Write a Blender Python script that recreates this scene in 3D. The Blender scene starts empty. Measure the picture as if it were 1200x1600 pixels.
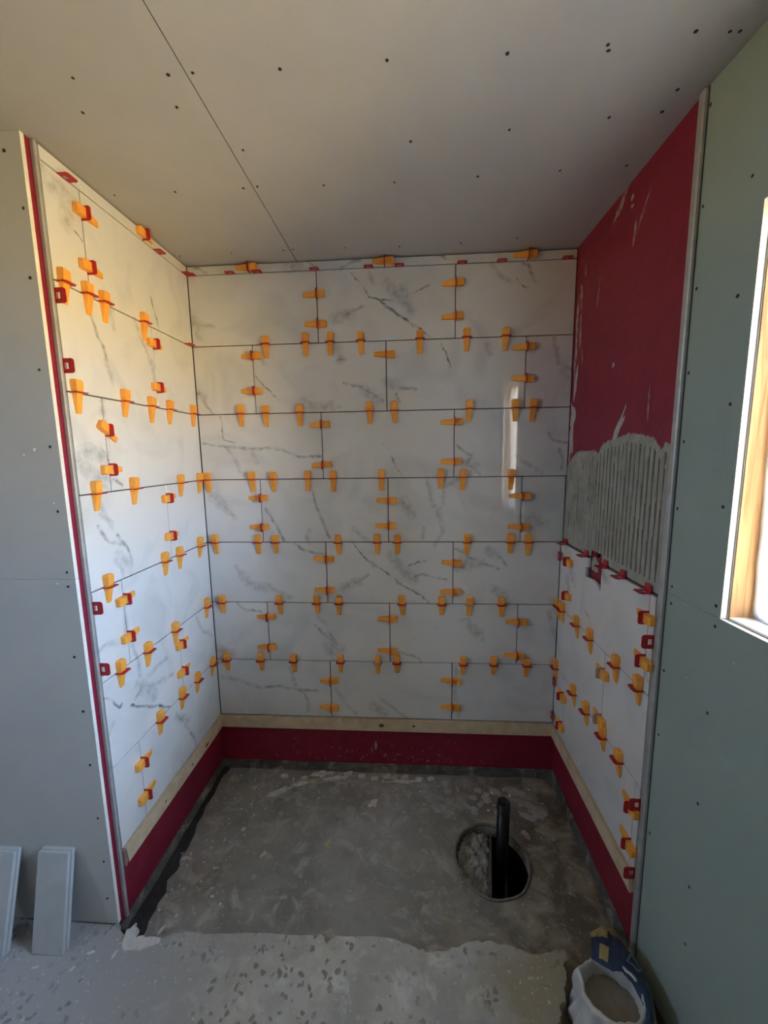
import bpy, bmesh, math, random
from mathutils import Vector, Matrix, noise

sc = bpy.context.scene
COL = sc.collection
rnd = random.Random(7)

# ---------------------------------------------------------------- camera
cam_data = bpy.data.cameras.new('camera')
cam = bpy.data.objects.new('camera', cam_data)
COL.objects.link(cam)
sc.camera = cam
cam_data.sensor_fit = 'HORIZONTAL'
cam_data.sensor_width = 36.0
cam_data.lens = 636.4664 * 36.0 / 1200.0
cam_data.clip_start = 0.02
CP = Vector((0.98587, -1.88159, 1.31674))
CR = Vector((0.99786139, 0.06359817, -0.01509669))
CU = Vector((0.00598113, 0.14115086, 0.98997003))
CF = Vector((-0.06509119, 0.98794317, -0.14046861))
cam.matrix_world = Matrix(((CR.x, CU.x, -CF.x, CP.x), (CR.y, CU.y, -CF.y, CP.y), (CR.z, CU.z, -CF.z, CP.z), (0, 0, 0, 1)))

# ---------------------------------------------------------------- world: pale sky above, sunlit dry ground below
world = bpy.data.worlds.new('daylight')
sc.world = world
world.use_nodes = True
wn, wl = world.node_tree.nodes, world.node_tree.links
wn.clear()
w_out = wn.new('ShaderNodeOutputWorld')
w_bg = wn.new('ShaderNodeBackground')
w_tc = wn.new('ShaderNodeTexCoord')
w_sep = wn.new('ShaderNodeSeparateXYZ')
w_map = wn.new('ShaderNodeMapRange')
w_ramp = wn.new('ShaderNodeValToRGB')
wl.new(w_tc.outputs['Generated'], w_sep.inputs[0])
wl.new(w_sep.outputs['Z'], w_map.inputs['Value'])
w_map.inputs['From Min'].default_value = -1.0
w_map.inputs['From Max'].default_value = 1.0
wl.new(w_map.outputs[0], w_ramp.inputs[0])
els = w_ramp.color_ramp.elements
els[0].position = 0.0
els[0].color = (0.42, 0.37, 0.28, 1)
els[1].position = 1.0
els[1].color = (0.60, 0.95, 1.6, 1)
for p_, c_ in ((0.24, (0.46, 0.40, 0.29, 1)), (0.33, (1.15, 0.82, 0.28, 1)), (0.485, (1.52, 1.05, 0.34, 1)), (0.505, (1.0, 0.98, 0.86, 1)), (0.535, (0.84, 1.13, 1.55, 1))):
    e_ = els.new(p_)
    e_.color = c_
wl.new(w_ramp.outputs[0], w_bg.inputs['Color'])
w_bg.inputs['Strength'].default_value = 10.0
wl.new(w_bg.outputs[0], w_out.inputs[0])

# daylight portal in the window opening (guides sampling of the sky, adds no light of its own)
pl = bpy.data.lights.new('window_portal', 'AREA')
pl.shape = 'RECTANGLE'
pl.size = 0.86
pl.size_y = 0.62
pl.cycles.is_portal = True
plo = bpy.data.objects.new('window_portal', pl)
COL.objects.link(plo)
plo.location = (1.835, -1.22, 1.37)
plo.rotation_euler = (0, math.radians(90), math.radians(0))

# a second portal, for the small unseen window added far left as fill light
pl2 = bpy.data.lights.new('fill_window_portal', 'AREA')
pl2.shape = 'RECTANGLE'
pl2.size = 0.46
pl2.size_y = 0.40
pl2.cycles.is_portal = True
plo2 = bpy.data.objects.new('fill_window_portal', pl2)
COL.objects.link(plo2)
plo2.location = (-2.42, -2.45, 1.82)
plo2.rotation_euler = (0, math.radians(-90), 0)

sc.view_settings.view_transform = 'Standard'
sc.view_settings.look = 'None'
sc.view_settings.gamma = 1.0
sc.view_settings.use_curve_mapping = False
sc.view_settings.exposure = 2.1
sc.cycles.max_bounces = 10
sc.cycles.diffuse_bounces = 6
sc.cycles.glossy_bounces = 4
sc.cycles.transparent_max_bounces = 12
sc.cycles.use_denoising = True
sc.cycles.caustics_reflective = False

VEINS = [
('b',0.0045,0.85,[(0.736,2.093),(0.783,2.039),(0.809,1.994),(0.837,1.989),(0.876,1.965),(0.931,1.915)]),
('b',0.006,1.0,[(0.86,1.97),(0.922,1.919),(0.966,1.899),(1.009,1.871),(1.072,1.82)]),
('b',0.026,0.3,[(0.892,2.042),(0.923,2.012),(0.947,1.989),(0.993,1.935)]),
('b',0.026,0.3,[(0.955,2.018),(0.989,1.92)]),
('b',0.0045,0.85,[(1.076,2.031),(0.978,2.002)]),
('b',0.0045,0.85,[(0.84,1.985),(0.911,1.979)]),
('b',0.012,0.28,[(0.811,2.09),(0.83,2.037)]),
('b',0.026,0.3,[(0.659,1.917),(0.732,1.929)]),
('b',0.008,0.5,[(0.716,1.922),(0.781,1.958)]),
('b',0.012,0.28,[(1.332,2.104),(1.378,2.059),(1.417,2.032)]),
('b',0.008,0.5,[(1.467,2.105),(1.49,2.097),(1.518,2.036)]),
('b',0.0045,0.85,[(1.446,2.046),(1.451,2.027),(1.493,2.011)]),
('b',0.026,0.3,[(0.007,1.924),(0.039,1.904)]),
('b',0.012,0.28,[(0.039,1.904),(0.106,1.898)]),
('b',0.012,0.28,[(0.024,1.873),(0.042,1.841)]),
('b',0.008,0.5,[(0.026,2.152),(0.09,2.119)]),
('b',0.008,0.5,[(0.54,2.156),(0.582,2.125)]),
('b',0.008,0.5,[(0.69,2.12),(0.718,2.137),(0.777,2.153)]),
('b',0.026,0.3,[(0.458,2.134),(0.507,2.139)]),
('b',0.008,0.5,[(1.11,2.156),(1.164,2.129)]),
('b',0.012,0.28,[(0.306,1.759),(0.338,1.726)]),
('b',0.0045,0.85,[(0.285,1.676),(0.324,1.631),(0.388,1.566)]),
('b',0.026,0.3,[(0.663,1.787),(0.678,1.744)]),
('b',0.008,0.5,[(0.67,1.744),(0.702,1.735)]),
('b',0.008,0.5,[(0.691,1.638),(0.773,1.612),(0.862,1.559)]),
('b',0.026,0.3,[(0.781,1.604),(0.838,1.571)]),
('b',0.012,0.28,[(0.502,1.571),(0.563,1.533),(0.663,1.531)]),
('b',0.026,0.3,[(0.546,1.526),(0.63,1.536)]),
('b',0.008,0.5,[(0.006,1.607),(0.037,1.565),(0.068,1.516)]),
('b',0.026,0.3,[(0.01,1.599),(0.03,1.582)]),
('b',0.0045,0.85,[(1.119,1.803),(1.143,1.757),(1.171,1.691)]),
('b',0.012,0.28,[(1.323,1.782),(1.343,1.743)]),
('b',0.026,0.3,[(0.886,1.633),(0.935,1.616)]),
('b',0.008,0.5,[(0.935,1.608),(1.008,1.598)]),
('b',0.008,0.5,[(0.926,1.577),(0.942,1.545)]),
('b',0.012,0.28,[(1.611,1.795),(1.627,1.697),(1.689,1.665)]),
('b',0.012,0.28,[(1.643,1.663),(1.676,1.632)]),
('b',0.0045,0.85,[(0.102,1.503),(0.112,1.475),(0.115,1.402),(0.177,1.377)]),
('b',0.008,0.5,[(0.016,1.38),(0.134,1.361),(0.243,1.351),(0.319,1.358),(0.385,1.345),(0.474,1.307),(0.574,1.31)]),
('b',0.012,0.28,[(0.243,1.351),(0.272,1.282)]),
('b',0.012,0.28,[(0.133,1.357),(0.171,1.291),(0.193,1.233)]),
('b',0.0045,0.85,[(0.861,1.369),(0.897,1.329),(0.924,1.265)]),
('b',0.0045,0.85,[(0.891,1.339),(0.915,1.272),(0.943,1.222)]),
('b',0.008,0.5,[(1.194,1.354),(1.26,1.304),(1.244,1.268),(1.302,1.218)]),
('b',0.012,0.28,[(1.22,1.268),(1.293,1.259)]),
('b',0.012,0.28,[(1.461,1.297),(1.527,1.252),(1.576,1.219)]),
('b',0.008,0.5,[(1.6,1.403),(1.617,1.375),(1.681,1.358)]),
('b',0.008,0.5,[(1.651,1.327),(1.669,1.278),(1.659,1.238)]),
('b',0.012,0.28,[(0.032,1.143),(0.08,1.1),(0.144,1.023)]),
('b',0.026,0.3,[(0.048,1.126),(0.112,1.058)]),
('b',0.008,0.5,[(0.298,1.065),(0.349,0.98),(0.38,0.915)]),
('b',0.008,0.5,[(0.526,1.147),(0.54,1.072),(0.571,1.004),(0.606,0.928)]),
('b',0.012,0.28,[(0.511,0.975),(0.488,0.936),(0.503,0.902)]),
('b',0.012,0.28,[(0.721,0.97),(0.787,0.91)]),
('b',0.012,0.28,[(1.064,1.196),(1.081,1.104),(1.123,1.019),(1.14,0.959),(1.094,0.89)]),
('b',0.012,0.28,[(1.204,1.203),(1.139,1.162),(1.139,1.086),(1.11,1.053)]),
('b',0.012,0.28,[(1.047,0.968),(1.039,0.924)]),
('b',0.026,0.3,[(0.955,1.105),(0.988,1.036)]),
('b',0.026,0.3,[(1.502,1.021),(1.601,0.991)]),
('b',0.0045,0.85,[(0.713,0.903),(0.757,0.849),(0.805,0.79),(0.846,0.782)]),
('b',0.0045,0.85,[(0.797,0.815),(0.829,0.786),(0.878,0.749),(0.971,0.681)]),
('b',0.006,1.0,[(0.918,0.711),(0.971,0.681),(1.032,0.644),(1.077,0.606)]),
('b',0.026,0.3,[(0.895,0.841),(0.927,0.791),(1.0,0.724)]),
('b',0.0045,0.85,[(1.088,0.82),(1.024,0.808),(0.968,0.787)]),
('b',0.008,0.5,[(0.992,0.732),(1.04,0.749),(1.153,0.72)]),
('b',0.026,0.3,[(0.662,0.679),(0.729,0.714)]),
('b',0.008,0.5,[(0.721,0.71),(0.779,0.748)]),
('b',0.012,0.28,[(0.131,0.784),(0.183,0.72),(0.227,0.677)]),
('b',0.026,0.3,[(0.159,0.746),(0.207,0.694)]),
('b',0.026,0.3,[(0.232,0.685),(0.291,0.677)]),
('b',0.012,0.28,[(0.291,0.677),(0.4,0.634)]),
('b',0.008,0.5,[(0.433,0.899),(0.469,0.865),(0.576,0.849)]),
('b',0.008,0.5,[(1.2,0.874),(1.263,0.833),(1.391,0.775)]),
('b',0.026,0.3,[(1.2,0.783),(1.248,0.8),(1.311,0.808)]),
('b',0.026,0.3,[(1.349,0.865),(1.381,0.841)]),
('b',0.008,0.5,[(1.397,0.833),(1.43,0.792)]),
('b',0.026,0.3,[(1.232,0.849),(1.264,0.792)]),
('b',0.026,0.3,[(1.377,0.676),(1.425,0.651)]),
('b',0.008,0.5,[(0.127,0.597),(0.173,0.562),(0.25,0.55)]),
('b',0.008,0.5,[(0.512,0.487),(0.553,0.443),(0.595,0.417)]),
('b',0.026,0.3,[(0.602,0.39),(0.644,0.364)]),
('b',0.008,0.5,[(0.579,0.461),(0.62,0.399)]),
('b',0.012,0.28,[(0.531,0.531),(0.568,0.496)]),
('b',0.026,0.3,[(0.568,0.381),(0.6,0.327)]),
('b',0.012,0.28,[(1.219,0.522),(1.26,0.522),(1.33,0.424)]),
('b',0.026,0.3,[(1.268,0.496),(1.309,0.454)]),
('b',0.008,0.5,[(0.919,0.355),(0.989,0.339),(1.035,0.304)]),
('b',0.012,0.28,[(1.633,0.577),(1.652,0.493),(1.679,0.425)]),
('b',0.026,0.3,[(0.0,0.358),(0.087,0.336)]),
('b',0.012,0.28,[(0.016,0.206),(0.095,0.193),(0.217,0.145)]),
('b',0.008,0.5,[(0.244,0.15),(0.315,0.161),(0.429,0.145),(0.516,0.143)]),
('b',0.012,0.28,[(0.377,0.264),(0.403,0.163)]),
('b',0.012,0.28,[(0.429,0.15),(0.462,0.095),(0.459,0.034)]),
('b',0.012,0.28,[(0.603,0.145),(0.653,0.081),(0.704,0.017)]),
('b',0.008,0.5,[(0.783,0.075),(0.851,0.017)]),
('b',0.026,0.3,[(0.791,0.066),(0.842,0.03)]),
('b',0.012,0.28,[(0.835,0.095),(0.962,0.006)]),
('b',0.012,0.28,[(1.205,0.276),(1.199,0.132),(1.225,0.014)]),
('l',0.026,0.3,[(-0.715,2.074),(-0.698,2.065)]),
('l',0.026,0.3,[(-0.655,2.055),(-0.658,1.993)]),
('l',0.012,0.28,[(-0.729,2.099),(-0.664,2.085),(-0.619,2.071)]),
('l',0.0045,0.85,[(-0.628,1.988),(-0.605,1.972)]),
('l',0.008,0.5,[(-0.608,1.757),(-0.565,1.665),(-0.556,1.614)]),
('l',0.012,0.28,[(-0.396,1.805),(-0.359,1.736),(-0.307,1.664)]),
('l',0.0045,0.85,[(-0.284,1.93),(-0.268,1.88),(-0.246,1.822)]),
('l',0.012,0.28,[(-0.51,1.807),(-0.51,1.746)]),
('l',0.008,0.5,[(-0.317,1.676),(-0.309,1.607)]),
('l',0.012,0.28,[(-0.33,1.684),(-0.305,1.607)]),
('l',0.012,0.28,[(-0.56,1.639),(-0.541,1.561)]),
('l',0.026,0.3,[(-0.713,1.331),(-0.673,1.336),(-0.62,1.315)]),
('l',0.026,0.3,[(-0.718,1.301),(-0.671,1.263),(-0.617,1.238)]),
('l',0.008,0.5,[(-0.626,1.347),(-0.598,1.309)]),
('l',0.008,0.5,[(-0.584,1.247),(-0.547,1.227)]),
('l',0.012,0.28,[(-0.596,1.499),(-0.595,1.331)]),
('l',0.012,0.28,[(-0.66,1.192),(-0.642,1.146),(-0.615,1.096)]),
('l',0.008,0.5,[(-0.673,1.104),(-0.637,1.05),(-0.585,1.026)]),
('l',0.008,0.5,[(-0.596,1.061),(-0.554,1.007),(-0.536,0.954),(-0.548,0.907)]),
('l',0.026,0.3,[(-0.6,0.983),(-0.556,0.94)]),
('l',0.012,0.28,[(-0.601,0.977),(-0.585,0.918)]),
('l',0.012,0.28,[(-0.653,1.142),(-0.613,1.108)]),
('l',0.012,0.28,[(-0.735,0.714),(-0.689,0.715),(-0.643,0.699)]),
('l',0.012,0.28,[(-0.591,0.7),(-0.561,0.592),(-0.558,0.48)]),
('l',0.008,0.5,[(-0.558,0.48),(-0.599,0.465)]),
('l',0.006,1.0,[(-0.735,0.562),(-0.702,0.528),(-0.667,0.483),(-0.658,0.49)]),
('l',0.006,1.0,[(-0.619,0.454),(-0.55,0.399),(-0.482,0.36),(-0.408,0.305)]),
('l',0.012,0.28,[(-0.558,0.48),(-0.479,0.454),(-0.365,0.425)]),
('l',0.026,0.3,[(-0.564,0.505),(-0.496,0.413)]),
('l',0.012,0.28,[(-0.513,0.51),(-0.401,0.514)]),
('l',0.008,0.5,[(-0.367,0.244),(-0.311,0.164),(-0.245,0.02)]),
('l',0.026,0.3,[(-0.356,0.228),(-0.296,0.17)]),
('l',0.012,0.28,[(-0.706,0.446),(-0.733,0.422)]),
('l',0.012,0.28,[(-0.15,0.588),(-0.107,0.5),(-0.03,0.438)]),
('l',0.012,0.28,[(-0.591,0.847),(-0.602,0.717)]),
('r',0.026,0.3,[(-0.111,0.824),(-0.173,0.774)]),
('r',0.008,0.5,[(-0.115,0.796),(-0.161,0.765)]),
('r',0.012,0.28,[(-0.287,0.684),(-0.323,0.673),(-0.338,0.648)]),
('r',0.026,0.3,[(-0.09,0.759),(-0.108,0.736)]),
('r',0.026,0.3,[(-0.405,0.872),(-0.444,0.87)]),
('r',0.012,0.28,[(-0.708,0.675),(-0.723,0.659)]),
]
# ---------------------------------------------------------------- helpers
def shade(o, smooth):
    for p in o.data.polygons:
        p.use_smooth = smooth

def obj(name, bm, mats, parent=None, kind=None, smooth=False):
    me = bpy.data.meshes.new(name)
    bmesh.ops.recalc_face_normals(bm, faces=bm.faces[:])
    bm.to_mesh(me)
    bm.free()
    for m in (mats if isinstance(mats, (list, tuple)) else [mats]):
        me.materials.append(m)
    o = bpy.data.objects.new(name, me)
    COL.objects.link(o)
    if parent is not None:
        o.parent = parent
    if kind:
        o['kind'] = kind
    if smooth:
        shade(o, True)
    return o

def tag(o, label, cat, group=None):
    o['label'] = label
    o['category'] = cat
    if group:
        o['group'] = group
    return o

def empty(name, loc=(0, 0, 0)):
    o = bpy.data.objects.new(name, None)
    o.empty_display_size = 0.03
    o.location = loc
    COL.objects.link(o)
    return o

def box(bm, lo, hi, mi=0):
    x0, y0, z0 = lo
    x1, y1, z1 = hi
    v = [bm.verts.new(c) for c in ((x0, y0, z0), (x1, y0, z0), (x1, y1, z0), (x0, y1, z0), (x0, y0, z1), (x1, y0, z1), (x1, y1, z1), (x0, y1, z1))]
    fs = []
    for f in ((0, 3, 2, 1), (4, 5, 6, 7), (0, 1, 5, 4), (1, 2, 6, 5), (2, 3, 7, 6), (3, 0, 4, 7)):
        fc = bm.faces.new([v[i] for i in f])
        fc.material_index = mi
        fs.append(fc)
    return v, fs

def bevel(bm, w, seg=1):
    bmesh.ops.bevel(bm, geom=bm.edges[:], offset=w, segments=seg, affect='EDGES', profile=0.5)

def prism(bm, pts, axis, a, b):
    """closed outline pts (2-D) extruded along axis from a to b"""
    def P(p, t):
        c = [p[0], p[1]]
        c.insert(axis, t)
        return c
    va = [bm.verts.new(P(p, a)) for p in pts]
    vb = [bm.verts.new(P(p, b)) for p in pts]
    bm.faces.new(va)
    bm.faces.new(vb[::-1])
    n = len(pts)
    for i in range(n):
        bm.faces.new((va[i], vb[i], vb[(i + 1) % n], va[(i + 1) % n]))

def tube(bm, c, r, z0, z1, seg=24, wall=None):
    """upright tube; with a wall it is open at both ends"""
    rings = [(r, z0), (r, z1)]
    if wall:
        rings += [(r - wall, z1), (r - wall, z0)]
    vs = [[bm.verts.new((c[0] + rr * math.cos(2 * math.pi * k / seg), c[1] + rr * math.sin(2 * math.pi * k / seg), z)) for k in range(seg)] for rr, z in rings]
    m = len(vs)
    for i in range(m if wall else m - 1):
        for k in range(seg):
            bm.faces.new((vs[i][k], vs[i][(k + 1) % seg], vs[(i + 1) % m][(k + 1) % seg], vs[(i + 1) % m][k]))
    if not wall:
        bm.faces.new(vs[0][::-1])
        bm.faces.new(vs[1])

# ---------------------------------------------------------------- materials
def nodes_of(name):
    m = bpy.data.materials.new(name)
    m.use_nodes = True
    return m, m.node_tree.nodes, m.node_tree.links, m.node_tree.nodes['Principled BSDF']

def mat(name, c1, c2=None, scale=8.0, rough=0.6, bump=0.0, bscale=60.0, spec=0.5, detail=4.0, contrast=(0.35, 0.65), metal=0.0):
    m, n, l, b = nodes_of(name)
    g = n.new('ShaderNodeNewGeometry')
    b.inputs['Roughness'].default_value = rough
    b.inputs['Specular IOR Level'].default_value = spec
    b.inputs['Metallic'].default_value = metal
    nz = n.new('ShaderNodeTexNoise')
    nz.inputs['Scale'].default_value = scale
    nz.inputs['Detail'].default_value = detail
    nz.inputs['Roughness'].default_value = 0.6
    l.new(g.outputs['Position'], nz.inputs['Vector'])
    r = n.new('ShaderNodeValToRGB')
    r.color_ramp.elements[0].position = contrast[0]
    r.color_ramp.elements[1].position = contrast[1]
    r.color_ramp.elements[0].color = (*c1, 1)
    r.color_ramp.elements[1].color = (*(c2 or c1), 1)
    l.new(nz.outputs['Fac'], r.inputs[0])
    l.new(r.outputs[0], b.inputs['Base Color'])
    if bump:
        nb = n.new('ShaderNodeTexNoise')
        nb.inputs['Scale'].default_value = bscale
        nb.inputs['Detail'].default_value = 3.0
        l.new(g.outputs['Position'], nb.inputs['Vector'])
        bp = n.new('ShaderNodeBump')
        bp.inputs['Strength'].default_value = 1.0
        bp.inputs['Distance'].default_value = bump
        l.new(nb.outputs['Fac'], bp.inputs['Height'])
        l.new(bp.outputs[0], b.inputs['Normal'])
    return m

# node group: soft distance to one vein stroke A-B
seg = bpy.data.node_groups.new('vein_stroke', 'ShaderNodeTree')
for nm, ty in (('Pos', 'NodeSocketVector'), ('A', 'NodeSocketVector'), ('B', 'NodeSocketVector'), ('Width', 'NodeSocketFloat'), ('Strength', 'NodeSocketFloat'), ('Prev', 'NodeSocketFloat')):
    seg.interface.new_socket(nm, in_out='INPUT', socket_type=ty)
seg.interface.new_socket('Value', in_out='OUTPUT', socket_type='NodeSocketFloat')
sn, sl = seg.nodes, seg.links
gi, go = sn.new('NodeGroupInput'), sn.new('NodeGroupOutput')
def vm(op, a, b):
    x = sn.new('ShaderNodeVectorMath')
    x.operation = op
    sl.new(a, x.inputs[0])
    sl.new(b, x.inputs[1])
    return x
def fm(op, a, b, clamp=False):
    x = sn.new('ShaderNodeMath')
    x.operation = op
    x.use_clamp = clamp
    for i, q in enumerate((a, b)):
        if isinstance(q, (int, float)):
            x.inputs[i].default_value = q
        else:
            sl.new(q, x.inputs[i])
    return x.outputs[0]
ab = vm('SUBTRACT', gi.outputs['B'], gi.outputs['A'])
ap = vm('SUBTRACT', gi.outputs['Pos'], gi.outputs['A'])
h = fm('DIVIDE', vm('DOT_PRODUCT', ap.outputs[0], ab.outputs[0]).outputs['Value'], vm('DOT_PRODUCT', ab.outputs[0], ab.outputs[0]).outputs['Value'], True)
sca = sn.new('ShaderNodeVectorMath')
sca.operation = 'SCALE'
sl.new(ab.outputs[0], sca.inputs[0])
sl.new(h, sca.inputs['Scale'])
dd = vm('SUBTRACT', ap.outputs[0], sca.outputs[0])
ln = sn.new('ShaderNodeVectorMath')
ln.operation = 'LENGTH'
sl.new(dd.outputs[0], ln.inputs[0])
t = fm('SUBTRACT', 1.0, fm('DIVIDE', ln.outputs['Value'], gi.outputs['Width']), True)
v_ = fm('MULTIPLY', fm('POWER', t, 0.75), gi.outputs['Strength'])
sl.new(fm('MAXIMUM', v_, gi.outputs['Prev']), go.inputs[0])

def tile_mat(strokes, k):
    m, n, l, b = nodes_of('marble_tile.%02d' % k)
    b.inputs['Roughness'].default_value = 0.035
    b.inputs['Specular IOR Level'].default_value = 0.8
    g = n.new('ShaderNodeNewGeometry')
    cur = g.outputs['Position']
    for sc_, am in ((9.0, 0.030), (48.0, 0.014), (150.0, 0.004)):
        nz = n.new('ShaderNodeTexNoise')
        nz.inputs['Scale'].default_value = sc_
        nz.inputs['Detail'].default_value = 3.0
        l.new(g.outputs['Position'], nz.inputs['Vector'])
        s = n.new('ShaderNodeVectorMath')
        s.operation = 'MULTIPLY_ADD'
        s.inputs[1].default_value = (am, am, am)
        l.new(nz.outputs['Color'], s.inputs[0])
        l.new(cur, s.inputs[2])
        s2 = n.new('ShaderNodeVectorMath')
        s2.operation = 'SUBTRACT'
        s2.inputs[1].default_value = (am / 2, am / 2, am / 2)
        l.new(s.outputs[0], s2.inputs[0])
        cur = s2.outputs[0]
    prev = None
    for A, B, w, st in strokes:
        q = n.new('ShaderNodeGroup')
        q.node_tree = seg
        l.new(cur, q.inputs['Pos'])
        q.inputs['A'].default_value = A
        q.inputs['B'].default_value = B
        q.inputs['Width'].default_value = w * 1.2
        q.inputs['Strength'].default_value = min(1.0, st * 1.3)
        q.inputs['Prev'].default_value = 0.0
        if prev is not None:
            l.new(prev, q.inputs['Prev'])
        prev = q.outputs[0]
    # patchy strength
    nm_ = n.new('ShaderNodeTexNoise')
    nm_.inputs['Scale'].default_value = 36.0
    nm_.inputs['Detail'].default_value = 7.0
    l.new(g.outputs['Position'], nm_.inputs['Vector'])
    mr = n.new('ShaderNodeMapRange')
    mr.inputs['From Min'].default_value = 0.38
    mr.inputs['From Max'].default_value = 0.60
    mr.inputs['To Min'].default_value = 0.22
    mr.inputs['To Max'].default_value = 1.0
    l.new(nm_.outputs['Fac'], mr.inputs['Value'])
    # faint clouding of the whole glaze
    nc = n.new('ShaderNodeTexNoise')
    nc.inputs['Scale'].default_value = 4.0
    nc.inputs['Detail'].default_value = 5.0
    nc.inputs['Distortion'].default_value = 1.2
    l.new(g.outputs['Position'], nc.inputs['Vector'])
    rc = n.new('ShaderNodeValToRGB')
    rc.color_ramp.elements[0].position = 0.30
    rc.color_ramp.elements[0].color = (0.60, 0.61, 0.615, 1)
    rc.color_ramp.elements[1].position = 0.52
    rc.color_ramp.elements[1].color = (0.70, 0.70, 0.695, 1)
    l.new(nc.outputs['Fac'], rc.inputs[0])
    mx = n.new('ShaderNodeMixRGB')
    mx.inputs[2].default_value = (0.055, 0.06, 0.065, 1)
    l.new(rc.outputs[0], mx.inputs[1])
    if prev is not None:
        mu = n.new('ShaderNodeMath')
        mu.operation = 'MULTIPLY'
        l.new(prev, mu.inputs[0])
        l.new(mr.outputs[0], mu.inputs[1])
        l.new(mu.outputs[0], mx.inputs[0])
    else:
        mx.inputs[0].default_value = 0.0
    l.new(mx.outputs[0], b.inputs['Base Color'])
    return m

M_body = mat('tile_edge_white', (0.78, 0.76, 0.72), rough=0.6)
M_red = mat('red_waterproof_paint', (0.215, 0.013, 0.032), (0.26, 0.019, 0.045), scale=30, rough=0.42, bump=0.0012, bscale=160, spec=0.35)
M_ceil = mat('ceiling_board_paper', (0.48, 0.465, 0.445), (0.51, 0.495, 0.475), scale=5, rough=0.9, bump=0.0004, bscale=300, spec=0.2)
M_grey = mat('grey_board_paper', (0.475, 0.48, 0.47), (0.505, 0.505, 0.495), scale=5, rough=0.9, bump=0.0004, bscale=300, spec=0.2)
M_green = mat('green_board_paper', (0.295, 0.365, 0.330), (0.32, 0.39, 0.355), scale=4, rough=0.85, bump=0.0004, bscale=300, spec=0.25)
M_gyp = mat('white_gypsum', (0.82, 0.80, 0.76), (0.74, 0.71, 0.66), scale=40, rough=0.95, bump=0.0015, bscale=200)
M_adh = mat('grey_tile_adhesive', (0.30, 0.295, 0.255), (0.39, 0.385, 0.34), scale=14, rough=0.9, bump=0.0008, bscale=180)
M_bed = mat('joint_shade_adhesive', (0.045, 0.043, 0.040), (0.065, 0.062, 0.058), scale=20, rough=0.95)  # adhesive darkened in colour to give the shade inside the tile gaps
M_smear = mat('dried_adhesive_smear', (0.27, 0.11, 0.125), (0.46, 0.40, 0.39), scale=45, rough=0.9)
M_smear2 = mat('thick_adhesive_smear', (0.40, 0.38, 0.36), (0.50, 0.48, 0.45), scale=45, rough=0.9)
M_adh_thin = mat('thin_scraped_adhesive', (0.115, 0.105, 0.085), (0.165, 0.155, 0.125), scale=20, rough=0.9)
M_trim = mat('brushed_metal_trim', (0.42, 0.42, 0.41), (0.52, 0.52, 0.51), scale=25, rough=0.45, metal=0.4)
M_dark = mat('dark_joint_core', (0.05, 0.05, 0.05), rough=0.9)
M_screw = mat('screw_head', (0.015, 0.015, 0.017), rough=0.6)
M_core = mat('rough_masonry', (0.30, 0.29, 0.27), (0.36, 0.35, 0.33), scale=9, rough=0.95)
M_batten = mat('raw_pine_batten', (0.55, 0.42, 0.27), (0.68, 0.55, 0.38), scale=16, rough=0.75, bump=0.0006, bscale=90)
M_clip = mat('red_plastic', (0.42, 0.010, 0.020), (0.48, 0.016, 0.028), scale=40, rough=0.35)
M_wedge = mat('orange_plastic', (0.88, 0.36, 0.045), (0.93, 0.43, 0.07), scale=30, rough=0.42)
M_mortar = mat('white_mortar', (0.52, 0.52, 0.50), (0.68, 0.67, 0.64), scale=50, rough=0.95, bump=0.002, bscale=120)
M_splat = mat('grey_mortar_splash', (0.27, 0.267, 0.25), (0.40, 0.395, 0.38), scale=25, rough=0.95, bump=0.001, bscale=120)
M_black = mat('black_plastic_pipe', (0.004, 0.0045, 0.0045), rough=0.32, spec=0.3)
M_pit = mat('dark_pit', (0.006, 0.0055, 0.005), rough=0.95, spec=0.1)
M_strip = mat('black_floor_strip', (0.018, 0.019, 0.021), (0.035, 0.036, 0.038), scale=30, rough=0.7, bump=0.003, bscale=60)
M_ring = mat('grey_pipe_collar', (0.12, 0.115, 0.105), (0.22, 0.215, 0.20), scale=30, rough=0.7)
M_frame = mat('white_window_frame', (0.80, 0.80, 0.80), rough=0.3)
M_sack = mat('white_sack_plastic', (0.52, 0.53, 0.53), (0.66, 0.66, 0.65), scale=20, rough=0.4, bump=0.003, bscale=40)
M_blue = mat('blue_print', (0.025, 0.055, 0.13), (0.035, 0.075, 0.17), scale=20, rough=0.4, bump=0.002, bscale=60)
M_yel = mat('yellow_print', (0.42, 0.37, 0.17), (0.52, 0.46, 0.22), scale=30, rough=0.5, bump=0.002, bscale=60)
M_mark = mat('pale_print', (0.20, 0.26, 0.30), rough=0.4)
M_powder = mat('cement_powder', (0.25, 0.22, 0.18), (0.30, 0.265, 0.22), scale=40, rough=1.0, bump=0.002, bscale=150)
M_gold = mat('mustard_print', (0.45, 0.28, 0.04), rough=0.5)
M_off = mat('board_offcut_paper', (0.43, 0.45, 0.45), (0.47, 0.49, 0.49), scale=18, rough=0.9, bump=0.0006, bscale=250)
M_chipw = mat('yellow_splinter', (0.60, 0.48, 0.20), rough=0.8)

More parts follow.
